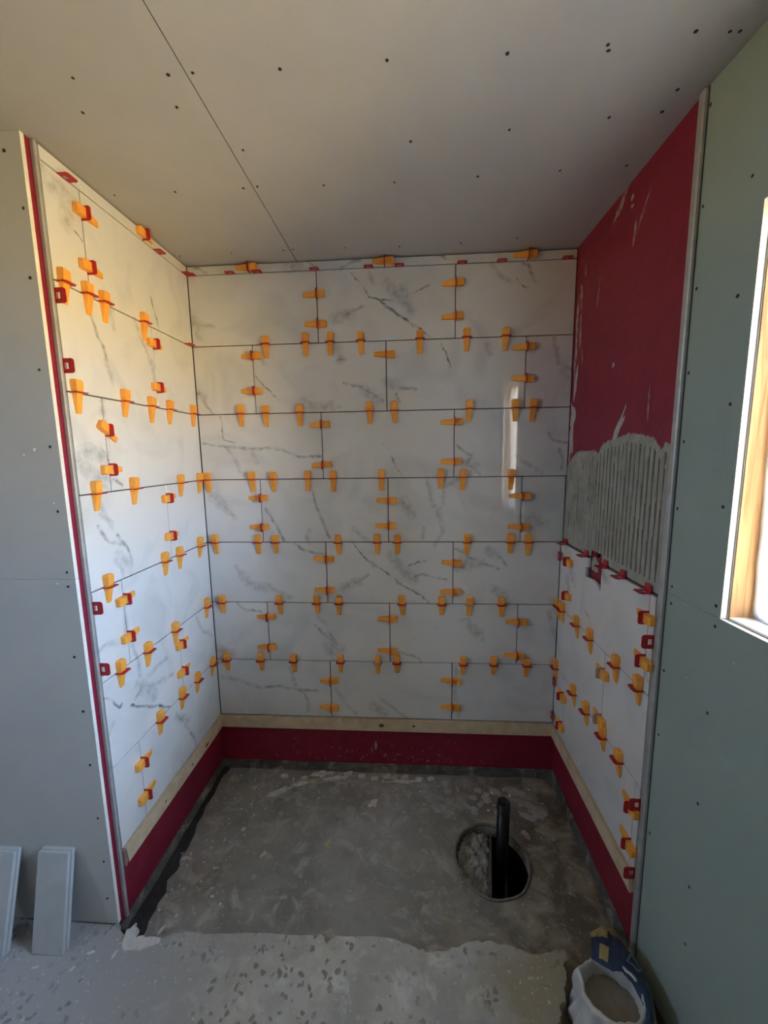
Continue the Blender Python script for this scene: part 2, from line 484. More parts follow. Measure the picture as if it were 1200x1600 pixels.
def wood_mat():
    m, n, l, b = nodes_of('sawn_timber')
    g = n.new('ShaderNodeNewGeometry')
    mp = n.new('ShaderNodeVectorMath')
    mp.operation = 'MULTIPLY'
    mp.inputs[1].default_value = (90, 90, 5)
    l.new(g.outputs['Position'], mp.inputs[0])
    nz = n.new('ShaderNodeTexNoise')
    nz.inputs['Scale'].default_value = 1.0
    nz.inputs['Detail'].default_value = 4
    nz.inputs['Distortion'].default_value = 0.8
    l.new(mp.outputs[0], nz.inputs['Vector'])
    r = n.new('ShaderNodeValToRGB')
    r.color_ramp.elements[0].position = 0.35
    r.color_ramp.elements[0].color = (0.36, 0.165, 0.055, 1)
    r.color_ramp.elements[1].position = 0.6
    r.color_ramp.elements[1].color = (0.56, 0.31, 0.125, 1)
    l.new(nz.outputs['Fac'], r.inputs[0])
    l.new(r.outputs[0], b.inputs['Base Color'])
    b.inputs['Roughness'].default_value = 0.7
    return m
M_wood = wood_mat()

def concrete_mat(name, base, light, dark, warm=None, spots=False, rough=0.85, warm2=False):
    """mottled concrete: broad tone, pale trowel patches, small dark pits, optional brown dirt to the right"""
    m, n, l, b = nodes_of(name)
    g = n.new('ShaderNodeNewGeometry')
    def nz(scale, det=5, dist=0.0):
        x = n.new('ShaderNodeTexNoise')
        x.inputs['Scale'].default_value = scale
        x.inputs['Detail'].default_value = det
        x.inputs['Roughness'].default_value = 0.62
        x.inputs['Distortion'].default_value = dist
        l.new(g.outputs['Position'], x.inputs['Vector'])
        return x.outputs['Fac']
    def ramp(src, a, bb):
        r = n.new('ShaderNodeMapRange')
        r.inputs['From Min'].default_value = a
        r.inputs['From Max'].default_value = bb
        l.new(src, r.inputs['Value'])
        return r.outputs[0]
    def mix(fac, c1, c2):
        x = n.new('ShaderNodeMixRGB')
        l.new(fac, x.inputs[0])
        for i, c in ((1, c1), (2, c2)):
            if isinstance(c, tuple):
                x.inputs[i].default_value = (*c, 1)
            else:
                l.new(c, x.inputs[i])
        return x.outputs[0]
    col = mix(ramp(nz(5.0, 6), 0.40, 0.60), dark, base)
    col = mix(ramp(nz(12.0, 7, 0.7), 0.52, 0.66), col, light)
    if warm:
        sp = n.new('ShaderNodeSeparateXYZ')
        l.new(g.outputs['Position'], sp.inputs[0])
        ad = n.new('ShaderNodeMath')
        ad.operation = 'MULTIPLY_ADD'
        ad.inputs[1].default_value = 0.9
        l.new(nz(5.0), ad.inputs[0])
        l.new(sp.outputs['X'], ad.inputs[2])
        wm = ramp(ad.outputs[0], 1.35, 1.95)
        wcol = mix(ramp(nz(9.0, 5, 0.8), 0.42, 0.66), warm[0], warm[1])
        col = mix(wm, col, wcol)
    if warm2:
        sx = n.new('ShaderNodeSeparateXYZ')
        l.new(g.outputs['Position'], sx.inputs[0])
        ax = n.new('ShaderNodeMath')
        ax.operation = 'MULTIPLY_ADD'
        ax.inputs[1].default_value = 0.7
        l.new(nz(4.0), ax.inputs[0])
        l.new(sx.outputs['X'], ax.inputs[2])
        col = mix(ramp(ax.outputs[0], 0.95, 0.55), col, (0.37, 0.375, 0.375))
        sp = n.new('ShaderNodeSeparateXYZ')
        l.new(g.outputs['Position'], sp.inputs[0])
        ad = n.new('ShaderNodeMath')
        ad.operation = 'MULTIPLY_ADD'
        ad.inputs[1].default_value = 0.5
        l.new(nz(6.0), ad.inputs[0])
        l.new(sp.outputs['X'], ad.inputs[2])
        col = mix(ramp(ad.outputs[0], 1.40, 1.60), col, (0.33, 0.305, 0.23))
    if spots:
        vo = n.new('ShaderNodeTexVoronoi')
        vo.inputs['Scale'].default_value = 36.0
        dn = n.new('ShaderNodeTexNoise')
        dn.inputs['Scale'].default_value = 24.0
        dn.inputs['Detail'].default_value = 4.0
        l.new(g.outputs['Position'], dn.inputs['Vector'])
        dv = n.new('ShaderNodeVectorMath')
        dv.operation = 'MULTIPLY_ADD'
        dv.inputs[1].default_value = (0.055, 0.055, 0.055)
        l.new(dn.outputs['Color'], dv.inputs[0])
        l.new(g.outputs['Position'], dv.inputs[2])
        l.new(dv.outputs[0], vo.inputs['Vector'])
        s1 = ramp(vo.outputs['Distance'], 0.36, 0.26)
        s2 = ramp(nz(5.0, 3), 0.44, 0.54)
        mm = n.new('ShaderNodeMath')
        mm.operation = 'MULTIPLY'
        l.new(s1, mm.inputs[0])
        l.new(s2, mm.inputs[1])
        m3 = n.new('ShaderNodeMath')
        m3.operation = 'MULTIPLY'
        m3.inputs[1].default_value = 0.8
        l.new(mm.outputs[0], m3.inputs[0])
        col = mix(m3.outputs[0], col, (0.17, 0.175, 0.17))
    col = mix(ramp(nz(70.0, 3), 0.62, 0.72), col, light)
    l.new(col, b.inputs['Base Color'])
    b.inputs['Roughness'].default_value = rough
    bp = n.new('ShaderNodeBump')
    bp.inputs['Distance'].default_value = 0.004
    bp.inputs['Strength'].default_value = 0.8
    l.new(nz(35.0, 6), bp.inputs['Height'])
    l.new(bp.outputs[0], b.inputs['Normal'])
    return m
M_slab = concrete_mat('dark_alcove_concrete', (0.315, 0.318, 0.308), (0.42, 0.422, 0.412), (0.225, 0.226, 0.216), warm=((0.13, 0.112, 0.085), (0.36, 0.33, 0.245)))
M_screed = concrete_mat('pale_floor_screed', (0.54, 0.56, 0.55), (0.64, 0.66, 0.65), (0.40, 0.41, 0.405), spots=True, warm2=True)
M_kerb = concrete_mat('rough_wall_footing', (0.13, 0.125, 0.11), (0.26, 0.25, 0.23), (0.06, 0.058, 0.052))

# ---------------------------------------------------------------- the setting
ZC, ZF, ZS, ZB = 2.156, -0.305, -0.256, -0.266      # ceiling, alcove slab, screed, foot of the red boards
XR, XT = 1.689, 1.6754                              # red board and tile face on the right

def structure(name, bm, mats, **k):
    return obj(name, bm, mats, kind='structure', **k)

# back wall: red coated board, adhesive bed, tiles
bm = bmesh.new()
box(bm, (-0.14, 0.013, ZB), (1.85, 0.07, ZC + 0.05))
wall_back = structure('wall_back', bm, M_red)
bm = bmesh.new()
box(bm, (-0.012, 0.0095, -0.008), (1.689, 0.0129, ZC - 0.001))
obj('adhesive_bed', bm, M_bed, wall_back)

# left alcove wall
bm = bmesh.new()
box(bm, (-0.10, -0.7575, ZB), (-0.013, 0.0129, ZC + 0.05))
wall_left = structure('wall_left', bm, M_red)
bm = bmesh.new()
box(bm, (-0.0129, -0.730, -0.008), (-0.0095, 0.0128, ZC - 0.001))
obj('adhesive_bed', bm, M_bed, wall_left)

# right alcove wall
bm = bmesh.new()
box(bm, (XR, -0.735, ZB), (1.76, 0.0129, ZC + 0.05))
wall_right = structure('wall_right', bm, M_red)
bm = bmesh.new()
box(bm, (1.685, -0.400 + 0.110 + 0.0, -0.008), (XR - 0.0001, 0.0128, 0.912))
box(bm, (1.685, -0.732, -0.008), (XR - 0.0001, -0.410, 0.914))
box(bm, (1.685, -0.410, -0.008), (XR - 0.0001, -0.290, 0.812))
obj('adhesive_bed', bm, M_bed, wall_right)

# rough footing under the red boards
bm = bmesh.new()
def footing(p0, p1, nrm, n=34):
    rows = []
    for i in range(n + 1):
        f = i / n
        x = p0[0] + (p1[0] - p0[0]) * f
        y = p0[1] + (p1[1] - p0[1]) * f
        row = []
        for j, (z, d) in enumerate(((ZF - 0.02, 0.020), (-0.297, 0.014), (-0.280, 0.008), (ZB, 0.003), (ZB + 0.001, -0.02))):
            q = noise.noise(Vector((x * 9, y * 9, j * 3.1))) * 0.010 if 0 < j < 4 else 0
            row.append(bm.verts.new((x + nrm[0] * (d + q), y + nrm[1] * (d + q), z + (q * 0.5 if j == 3 else 0))))
        rows.append(row)
    for i in range(n):
        for j in range(4):
            bm.faces.new((rows[i][j], rows[i + 1][j], rows[i + 1][j + 1], rows[i][j + 1]))
footing((-0.02, 0.013), (1.70, 0.013), (0, -1))
footing((-0.013, 0.01), (-0.013, -0.757), (1, 0), 18)
footing((XR, 0.01), (XR, -0.80), (-1, 0), 18)
structure('trim_1', bm, M_kerb)

# front-left wall: grey boards over the wall end, facing the camera
wall_entry = structure('wall_front', (lambda b: (box(b, (-2.25, -0.757, ZS - 0.1), (-0.10, -0.66, ZC + 0.05)), b)[1])(bmesh.new()), M_core)
def board(bm, lo, hi, thin, face_mats=(0, 1)):
    """plasterboard: paper on the two large faces (slot 0), white gypsum on the four cut edges (slot 1)"""
    v, fs = box(bm, lo, hi)
    for f in fs:
        f.normal_update()
        f.material_index = face_mats[0] if abs(f.normal[thin]) > 0.9 else face_mats[1]
for z0, z1 in ((-0.247, 0.960), (0.9615, ZC - 0.001)):
    bm = bmesh.new()
    board(bm, (-2.25, -0.770, z0), (-0.0115, -0.7577, z1), 1)
    obj('panel', bm, [M_grey, M_gyp], wall_entry)

# right-hand wall with the window (turned a little away from the alcove wall)
TH = math.tan(math.radians(3.5))
def gx(y, d=0.0):
    return 1.687 + TH * (-0.76 - y) + d
def gbox(bm, ya, yb, za, zb, d0, d1, mi=(0, 1), edge=True):
    v = [bm.verts.new((gx(y, d), y, z)) for z in (za, zb) for (y, d) in ((ya, d0), (yb, d0), (yb, d1), (ya, d1))]
    for k, f in enumerate(((0, 3, 2, 1), (4, 5, 6, 7), (0, 1, 5, 4), (1, 2, 6, 5), (2, 3, 7, 6), (3, 0, 4, 7))):
        fc = bm.faces.new([v[i] for i in f])
        fc.material_index = mi[0] if k in (2, 4) or not edge else mi[1]
WY0, WY1, WZ0, WZ1 = -0.938, -1.50, 0.928, 1.812
YE = -3.55
def around(fn):
    fn(-0.762, WY0, WZ0, WZ1)
    fn(WY1, YE, WZ0, WZ1)
bm = bmesh.new()
for ya, yb, za, zb in ((-0.70, WY0 - 0.002, -0.40, ZC + 0.05), (WY1 + 0.002, YE, -0.40, ZC + 0.05), (WY0 - 0.002, WY1 + 0.002, -0.40, WZ0 - 0.002), (WY0 - 0.002, WY1 + 0.002, WZ1 + 0.002, ZC + 0.05)):
    gbox(bm, ya, yb, za, zb, 0.0135, 0.105, edge=False)
wall_window = structure('wall_right_front', bm, M_core)
bm = bmesh.new()
gbox(bm, -0.760, YE, -0.29, WZ0, 0.0, 0.0128)
obj('panel', bm, [M_green, M_gyp], wall_window)
bm = bmesh.new()
outer = [(-0.760, WZ0 + 0.0015), (-0.760, ZC - 0.001), (YE, ZC - 0.001), (YE, WZ0 + 0.0015)]
# one board cut out round the opening
def gpoly(bm, pts, d0, d1):
    va = [bm.verts.new((gx(y, d0), y, z)) for y, z in pts]
    vb = [bm.verts.new((gx(y, d1), y, z)) for y, z in pts]
    bm.faces.new(va).material_index = 0
    bm.faces.new(vb[::-1]).material_index = 0
    for i in range(len(pts)):
        bm.faces.new((va[i], vb[i], vb[(i + 1) % len(pts)], va[(i + 1) % len(pts)])).material_index = 1
zj = WZ0 + 0.0015
gpoly(bm, [(-0.760, zj), (WY0, zj), (WY0, WZ1), (WY1, WZ1), (WY1, zj), (YE, zj), (YE, ZC - 0.001), (-0.760, ZC - 0.001)], 0.0, 0.0128)
obj('panel', bm, [M_green, M_gyp], wall_window)

# metal edge trims beside the tiles
bm = bmesh.new()
box(bm, (-0.0132, -0.7425, -0.258), (0.0006, -0.7325, ZC - 0.002))
bevel(bm, 0.002)
structure('trim_2', bm, M_trim)
bm = bmesh.new()
box(bm, (1.6765, -0.7560, -0.29), (1.6892, -0.7355, ZC - 0.002))
bevel(bm, 0.003)
structure('trim_3', bm, M_trim)

# ceiling: two boards with an open joint, masonry slab above
bm = bmesh.new()
box(bm, (-2.3, -3.6, ZC + 0.0126), (2.2, 0.1, ZC + 0.15))
ceiling = structure('ceiling', bm, M_dark)
for x0, x1 in ((-2.25, 0.4955), (0.4978, 2.0)):
    bm = bmesh.new()
    board(bm, (x0, -3.55, ZC), (x1, 0.0128, ZC + 0.0125), 2)
    obj('panel', bm, [M_ceil, mat('grey_board_edge', (0.22, 0.21, 0.20), rough=0.9)], ceiling)  # cut edges plain grey, so the open joint reads as a dark line

# room behind the camera
bm = bmesh.new()
box(bm, (-2.35, -3.70, -0.4), (2.2, -3.55, ZC + 0.1))
structure('wall_rear', bm, M_grey)
bm = bmesh.new()
SY0, SY1, SZ0, SZ1 = -2.66, -2.24, 1.60, 2.04  # opening for the added fill window
for y0, y1, z0, z1 in ((-3.60, SY0, -0.4, ZC + 0.1), (SY1, -0.65, -0.4, ZC + 0.1), (SY0, SY1, -0.4, SZ0), (SY0, SY1, SZ1, ZC + 0.1)):
    box(bm, (-2.40, y0, z0), (-2.25, y1, z1))
structure('wall_far_left', bm, M_grey)
bm = bmesh.new()
for y0, y1, z0, z1 in ((SY0, SY0 + 0.03, SZ0, SZ1), (SY1 - 0.03, SY1, SZ0, SZ1), (SY0 + 0.03, SY1 - 0.03, SZ0, SZ0 + 0.03), (SY0 + 0.03, SY1 - 0.03, SZ1 - 0.03, SZ1)):
    box(bm, (-2.36, y0, z0), (-2.31, y1, z1))
structure('added_fill_window', bm, mat('white_fill_window', (0.8, 0.8, 0.8), rough=0.4))  # unseen window, added only to brighten the green wall

# floor: dark alcove slab with a drain hole, paler screed in front
HC, HRX, HRY = (1.303, -0.4325), 0.144, 0.154
def ell(k, n, s=1.0):
    a = 2 * math.pi * k / n
    return HC[0] + HRX * s * math.cos(a), HC[1] + HRY * s * math.sin(a)
bm = bmesh.new()
N = 48
X0, X1, Y0, Y1 = -2.3, 2.0, -3.55, 0.06
inner, outr = [], []
for k in range(N):
    px, py = ell(k, N)
    dx, dy = px - HC[0], py - HC[1]
    ts = []
    if dx > 1e-9: ts.append((X1 - HC[0]) / dx)
    if dx < -1e-9: ts.append((X0 - HC[0]) / dx)
    if dy > 1e-9: ts.append((Y1 - HC[1]) / dy)
    if dy < -1e-9: ts.append((Y0 - HC[1]) / dy)
    tt = min(ts)
    inner.append(bm.verts.new((px, py, ZF)))
    outr.append(bm.verts.new((HC[0] + dx * tt, HC[1] + dy * tt, ZF)))
corners = [bm.verts.new((x, y, ZF)) for x, y in ((X1, Y1), (X0, Y1), (X0, Y0), (X1, Y0))]
for k in range(N):
    a, b = outr[k], outr[(k + 1) % N]
    extra = [c for c in corners if (abs(a.co.x - b.co.x) > 1e-6 and abs(a.co.y - b.co.y) > 1e-6) and
             ((abs(c.co.x - a.co.x) < 1e-6 or abs(c.co.y - a.co.y) < 1e-6) and (abs(c.co.x - b.co.x) < 1e-6 or abs(c.co.y - b.co.y) < 1e-6))]
    bm.faces.new([inner[k], a] + extra + [b, inner[(k + 1) % N]])
low = [bm.verts.new((v.co.x, v.co.y, ZF - 0.05)) for v in inner]
for k in range(N):
    bm.faces.new((inner[k], inner[(k + 1) % N], low[(k + 1) % N], low[k]))
floor = structure('floor', bm, M_slab)
# dark pit under the right half
bm = bmesh.new()
a_, b_ = [], []
for k in range(N):
    px, py = ell(k, N, 1.02)
    a_.append(bm.verts.new((px, py, ZF - 0.02)))
    b_.append(bm.verts.new((px, py, ZF - 0.45)))
for k in range(N):
    bm.faces.new((a_[k], a_[(k + 1) % N], b_[(k + 1) % N], b_[k]))
bm.faces.new(b_)
obj('drain_pit', bm, M_pit, floor)
# mortar fill in the left part of the hole
def on_left(px, py):
    return px < 1.325 + (py + 0.28) * 0.19
bm = bmesh.new()
n_ = 26
grid = {}
for i in range(n_ + 1):
    for j in range(n_ + 1):
        px = HC[0] - HRX + 2 * HRX * i / n_
        py = HC[1] - HRY + 2 * HRY * j / n_
        if ((px - HC[0]) / HRX) ** 2 + ((py - HC[1]) / HRY) ** 2 < 1.0 and on_left(px, py):
            z = ZF - 0.022 + 0.020 * noise.noise(Vector((px * 30, py * 30, 2))) + 0.010 * noise.noise(Vector((px * 80, py * 80, 5)))
            grid[i, j] = bm.verts.new((px, py, z))
for (i, j), v in list(grid.items()):
    q = [(i, j), (i + 1, j), (i + 1, j + 1), (i, j + 1)]
    if all(c in grid for c in q):
        bm.faces.new([grid[c] for c in q])
for e in [e for e in bm.edges if e.is_boundary]:
    u, w = e.verts
    p1, p2 = bm.verts.new((u.co.x, u.co.y, ZF - 0.2)), bm.verts.new((w.co.x, w.co.y, ZF - 0.2))
    bm.faces.new((u, w, p2, p1))
obj('mortar_fill', bm, mat('dark_fill_mortar', (0.15, 0.145, 0.13), (0.36, 0.355, 0.335), scale=28, rough=0.95, bump=0.003, bscale=90), floor, smooth=False)  # mottled fill, darker than the mortar on the floor
# straight upright board that closes the fill towards the pit
bm = bmesh.new()
prism(bm, [(1.320, -0.296), (1.329, -0.296), (1.277, -0.572), (1.262, -0.572)], 2, ZF - 0.25, ZF - 0.012)
obj('shutter_board', bm, mat('dark_shutter_board', (0.07, 0.062, 0.05), (0.11, 0.10, 0.085), scale=40, rough=0.9), floor)  # board in a dark brown tone throughout

JAG = [(-0.02, -0.775), (0.038, -0.800), (0.091, -0.822), (0.119, -0.799), (0.173, -0.791), (0.225, -0.773), (0.315, -0.776), (0.464, -0.766), (0.615, -0.764),
       (0.678, -0.759), (0.705, -0.784), (0.732, -0.759), (0.89, -0.755), (0.974, -0.771), (1.025, -0.789), (1.097, -0.782), (1.161, -0.755), (1.224, -0.748),
       (1.303, -0.757), (1.358, -0.778), (1.424, -0.768), (1.466, -0.757), (1.468, -0.785), (1.448, -0.80), (1.448, -0.832), (1.430, -0.855), (1.426, -0.885), (1.402, -0.90), (1.392, -0.93), (1.376, -0.95), (1.372, -1.0), (1.35, -1.05), (1.45, -1.2)]
fine = []
for i in range(len(JAG) - 1):
    (xa, ya), (xb, yb) = JAG[i], JAG[i + 1]
    for s in range(4):
        f = s / 4
        w = 0.010 if s else 0.0
        px, py = xa + (xb - xa) * f, ya + (yb - ya) * f
        fine.append((px + w * noise.noise(Vector((px * 40, py * 40, 1))), py + w * noise.noise(Vector((px * 40, py * 40, 7)))))
fine.append(JAG[-1])
bm = bmesh.new()
prism(bm, fine + [(1.95, -1.3), (1.95, -3.55), (-2.25, -3.55), (-2.25, -0.74), (-0.02, -0.74)], 2, ZF - 0.01, ZS)
obj('screed', bm, M_screed, floor)

# black strip along the left wall foot, widening towards the front
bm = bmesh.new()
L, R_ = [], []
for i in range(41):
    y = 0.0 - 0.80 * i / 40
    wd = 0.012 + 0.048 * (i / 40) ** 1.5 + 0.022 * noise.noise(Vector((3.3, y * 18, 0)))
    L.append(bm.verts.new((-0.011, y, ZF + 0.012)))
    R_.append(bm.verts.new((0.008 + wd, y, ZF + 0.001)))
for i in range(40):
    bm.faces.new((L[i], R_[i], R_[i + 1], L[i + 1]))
structure('trim_4', bm, M_strip)

# ---------------------------------------------------------------- tiles
ROW, GAP = 0.302, 0.0038
def strokes_for(wl_, a0, a1, z0, z1):
    out = []
    for w_l, wd, st, pts in VEINS:
        if w_l != wl_:
            continue
        for (pa, pz), (qa, qz) in zip(pts[:-1], pts[1:]):
            mg = 0.03
            if max(pa, qa) + mg < a0 or min(pa, qa) - mg > a1 or max(pz, qz) + mg < z0 or min(pz, qz) - mg > z1:
                continue
            if wl_ == 'b':
                A, B = (pa, 0, pz), (qa, 0, qz)
            else:
                x = 0 if wl_ == 'l' else XT
                A, B = (x, pa, pz), (x, qa, qz)
            out.append((A, B, wd, st))
    return out
TK = [0]
def tile(wall, wl_, a0, a1, z0, z1, outline=None):
    g = GAP / 2
    a0, a1 = a0 + g, a1 - g
    z0, z1 = z0 + g, z1 - g
    lip = 0.0006 * rnd.uniform(-1, 1)
    bm = bmesh.new()
    th = 0.0093
    if outline:
        prism(bm, outline, 0, XT + lip, XT + th)
    elif wl_ == 'b':
        box(bm, (a0, lip, z0), (a1, th, z1))
    elif wl_ == 'l':
        box(bm, (-th, a0, z0), (lip, a1, z1))
    else:
        box(bm, (XT + lip, a0, z0), (XT + th, a1, z1))
    if not outline:
        bevel(bm, 0.0007)
    TK[0] += 1
    m = tile_mat(strokes_for(wl_, a0, a1, z0, z1), TK[0])
    return obj('tile', bm, m, wall)

BX0, BX1 = 0.0012, 1.6750
for k in range(1, 8):
    js = [0.581, 1.184] if k % 2 else [0.278, 0.882, 1.490]
    xs = [BX0] + js + [BX1 if k > 4 else (1.6875 if k < 4 else 1.684)]
    for a, b in zip(xs[:-1], xs[1:]):
        tile(wall_back, 'b', a, b, (7 - k) * ROW, (8 - k) * ROW)
xs = [BX0, 0.284, 0.881, 1.484, 1.6875]
for a, b in zip(xs[:-1], xs[1:]):
    tile(wall_back, 'b', a, b, 7 * ROW, ZC - 0.004)
for k in range(1, 8):
    ys = [-0.731, -0.598 if k % 2 else -0.299, 0.0]
    for a, b in zip(ys[:-1], ys[1:]):
        tile(wall_left, 'l', a, b, (7 - k) * ROW, (8 - k) * ROW)
for a, b in ((-0.731, -0.302), (-0.302, 0.0)):
    tile(wall_left, 'l', a, b, 7 * ROW, ZC - 0.004)
g = GAP / 2
for k in (5, 6, 7):
    ys = [-0.733, -0.468, 0.0] if k == 6 else [-0.733, -0.704, -0.112, 0.0]
    for a, b in zip(ys[:-1], ys[1:]):
        if k == 5 and a == -0.704:
            z0, z1 = 2 * ROW + g, 3 * ROW - g
            ol = [(a + g, z0), (b - g, z0), (b - g, z1), (-0.290, z1), (-0.292, 0.868), (-0.272, 0.866), (-0.272, 0.826), (-0.300, 0.829), (-0.340, 0.833), (-0.375, 0.825), (-0.403, 0.808), (-0.404, z1), (a + g, z1)]
            tile(wall_right, 'r', a, b, z0, z1, ol)
        else:
            tile(wall_right, 'r', a, b, (7 - k) * ROW, (8 - k) * ROW)

# ---------------------------------------------------------------- combed adhesive and smears on the right wall
bm = bmesh.new()
TOP = [(-0.730, 1.325), (-0.700, 1.338), (-0.680, 1.318), (-0.640, 1.352), (-0.566, 1.366), (-0.50, 1.372), (-0.44, 1.362), (-0.36, 1.352), (-0.315, 1.338), (-0.300, 1.300), (-0.285, 1.312), (-0.25, 1.320), (-0.20, 1.316), (-0.12, 1.318), (-0.09, 1.310), (-0.04, 1.285), (-0.005, 1.26)]
def top_at(y):
    for (ya, za), (yb, zb) in zip(TOP[:-1], TOP[1:]):
        if ya <= y <= yb:
            return za + (zb - za) * (y - ya) / (yb - ya)
    return TOP[-1][1]
ny, nzz = 420, 16
rows = []
for i in range(ny + 1):
    y = -0.730 + 0.726 * i / ny
    per = 0.0255 if y < -0.30 else 0.0205
    zt_ = top_at(y) + 0.012 * noise.noise(Vector((y * 150, 0, 4)))
    row = []
    for j in range(nzz + 1):
        z = 0.912 + (zt_ - 0.912) * j / nzz
        ph = y + 0.004 * noise.noise(Vector((y * 6, z * 7, 3))) + 0.012 * (z - 0.91) * (1 if y < -0.3 else 0)
        r = 0.5 + 0.5 * math.cos(2 * math.pi * ph / per)
        d = 0.0005 + 0.0095 * r ** 1.2 * (0.75 + 0.35 * noise.noise(Vector((y * 30, z * 12, 8))))
        if j == nzz:
            d = 0.0
        if z < 0.925:
            d = 0.005 + 0.001 * noise.noise(Vector((y * 60, z * 60, 1)))
        row.append(bm.verts.new((XR - max(d, 0.0004), y, z)))
    rows.append(row)
for i in range(ny):
    for j in range(nzz):
        yy = -0.730 + 0.726 * (i + 0.5) / ny
        if -0.385 < yy < -0.292 and j == 0:
            continue
        fc = bm.faces.new((rows[i][j], rows[i + 1][j], rows[i + 1][j + 1], rows[i][j + 1]))
        dm = sum(XR - v.co.x for v in fc.verts) / 4
        if dm < 0.0028 and 0 < j < nzz - 1:
            fc.material_index = 1
obj('combed_adhesive', bm, [M_adh, M_adh_thin], wall_right, smooth=True)

def blob(bm, c, r1, r2, ang, frame, th, n=14, jag=0.35, seed=0):
    """flat irregular dab; frame = (origin axis u, v, normal)"""
    U, V, Nn = frame
    ctr = bm.verts.new(c + Nn * th)
    ring, foot = [], []
    for k in range(n):
        a = 2 * math.pi * k / n
        f = 1 + jag * noise.noise(Vector((math.cos(a) * 1.7 + seed * 3.7, math.sin(a) * 1.7, seed * 1.3))) * 1.6
        x, y = r1 * f * math.cos(a), r2 * f * math.sin(a)
        p = c + U * (x * math.cos(ang) - y * math.sin(ang)) + V * (x * math.sin(ang) + y * math.cos(ang))
        ring.append(bm.verts.new(c + (p - c) * 0.86 + Nn * th * 0.9))
        foot.append(bm.verts.new(p))
    for k in range(n):
        q = (k + 1) % n
        bm.faces.new((ctr, ring[k], ring[q]))
        bm.faces.new((ring[k], foot[k], foot[q], ring[q]))
FR = (Vector((0, 1, 0)), Vector((0, 0, 1)), Vector((-1, 0, 0)))
FF = (Vector((1, 0, 0)), Vector((0, 1, 0)), Vector((0, 0, 1)))
bm = bmesh.new()
for i, (y, z, a, b, an) in enumerate(((-0.030, 1.47, 0.070, 0.022, 1.52), (-0.024, 1.36, 0.085, 0.018, 1.55), (-0.045, 1.60, 0.060, 0.014, 1.75), (-0.030, 1.72, 0.085, 0.011, 1.6), (-0.030, 1.86, 0.10, 0.012, 1.6),
        (-0.435, 1.402, 0.058, 0.014, 2.15), (-0.365, 1.611, 0.008, 0.008, 0), (-0.070, 1.80, 0.060, 0.009, 1.5), (-0.060, 1.95, 0.045, 0.008, 1.45), (-0.454, 1.986, 0.032, 0.007, 1.7),
        (-0.50, 2.03, 0.05, 0.004, 2.2), (-0.425, 2.105, 0.010, 0.008, 0.4), (-0.43, 2.080, 0.008, 0.006, 0.4), (-0.36, 2.130, 0.050, 0.012, 2.5), (-0.10, 1.70, 0.03, 0.005, 1.5), (-0.09, 2.03, 0.02, 0.006, 1.4),
        (-0.60, 1.45, 0.05, 0.003, 1.57), (-0.22, 1.90, 0.04, 0.003, 1.7), (-0.69, 1.30, 0.03, 0.006, 1.6), (-0.71, 1.27, 0.02, 0.008, 0.2))):
    blob(bm, Vector((XR - 0.0002, y, z)), a, b, an, FR, 0.0012, n=22, jag=0.6, seed=i)
    if i in (0, 1, 2, 5, 6, 19):
        bm.faces.ensure_lookup_table()
        for f in bm.faces[-44:]:
            f.material_index = 1
obj('adhesive_smear', bm, [M_smear, M_smear2], wall_right, kind='stuff')
bm = bmesh.new()
blob(bm, Vector((XR - 0.0002, -0.344, 0.938)), 0.016, 0.020, 0.2, FR, 0.0002, jag=0.25, seed=4)
obj('chipped_hole', bm, M_pit, wall_right)
bm = bmesh.new()
blob(bm, Vector((XR - 0.0002, -0.32, 0.885)), 0.028, 0.035, 0.2, FR, 0.0015, jag=0.3, seed=9)
obj('adhesive_dab', bm, M_adh, wall_right)

# speckles on the red foot of the back wall
FB = (Vector((1, 0, 0)), Vector((0, 0, 1)), Vector((0, -1, 0)))
bm = bmesh.new()
for i in range(70):
    x = min(max(rnd.gauss(0.80, 0.22), 0.05), 1.6)
    z = -0.25 + abs(rnd.gauss(0, 0.045))
    if z > -0.09:
        continue
    s = rnd.uniform(0.0012, 0.004)
    blob(bm, Vector((x, 0.0128, z)), s, s * rnd.uniform(0.6, 1.6), rnd.uniform(0, 3), FB, 0.0008, n=7, seed=i)
blob(bm, Vector((0.80, 0.0128, -0.165)), 0.007, 0.022, 0.0, FB, 0.001, n=9, seed=77)
obj('mortar_speckle', bm, M_splat, wall_back, kind='stuff')

# ---------------------------------------------------------------- screws in the boards
bm = bmesh.new()
seg_n = 8
for zz in (0.0, 0.0007):
    for k in range(seg_n):
        a = 2 * math.pi * k / seg_n
        bm.verts.new((0.0042 * math.cos(a), 0.0042 * math.sin(a), zz))
bm.verts.ensure_lookup_table()
bm.faces.new(bm.verts[0:seg_n])
bm.faces.new(bm.verts[seg_n:2 * seg_n])
for k in range(seg_n):
    q = (k + 1) % seg_n
    bm.faces.new((bm.verts[k], bm.verts[q], bm.verts[seg_n + q], bm.verts[seg_n + k]))
bmesh.ops.recalc_face_normals(bm, faces=bm.faces[:])
SCREW = bpy.data.meshes.new('screw')
bm.to_mesh(SCREW)
bm.free()
SCREW.materials.append(M_screw)
def screw(parent, loc, rot):
    o = bpy.data.objects.new('screw', SCREW)
    COL.objects.link(o)
    o.parent = parent
    o.location = loc
    o.rotation_euler = rot
    o.scale = (rnd.uniform(0.8, 1.15), rnd.uniform(0.8, 1.15), 1)
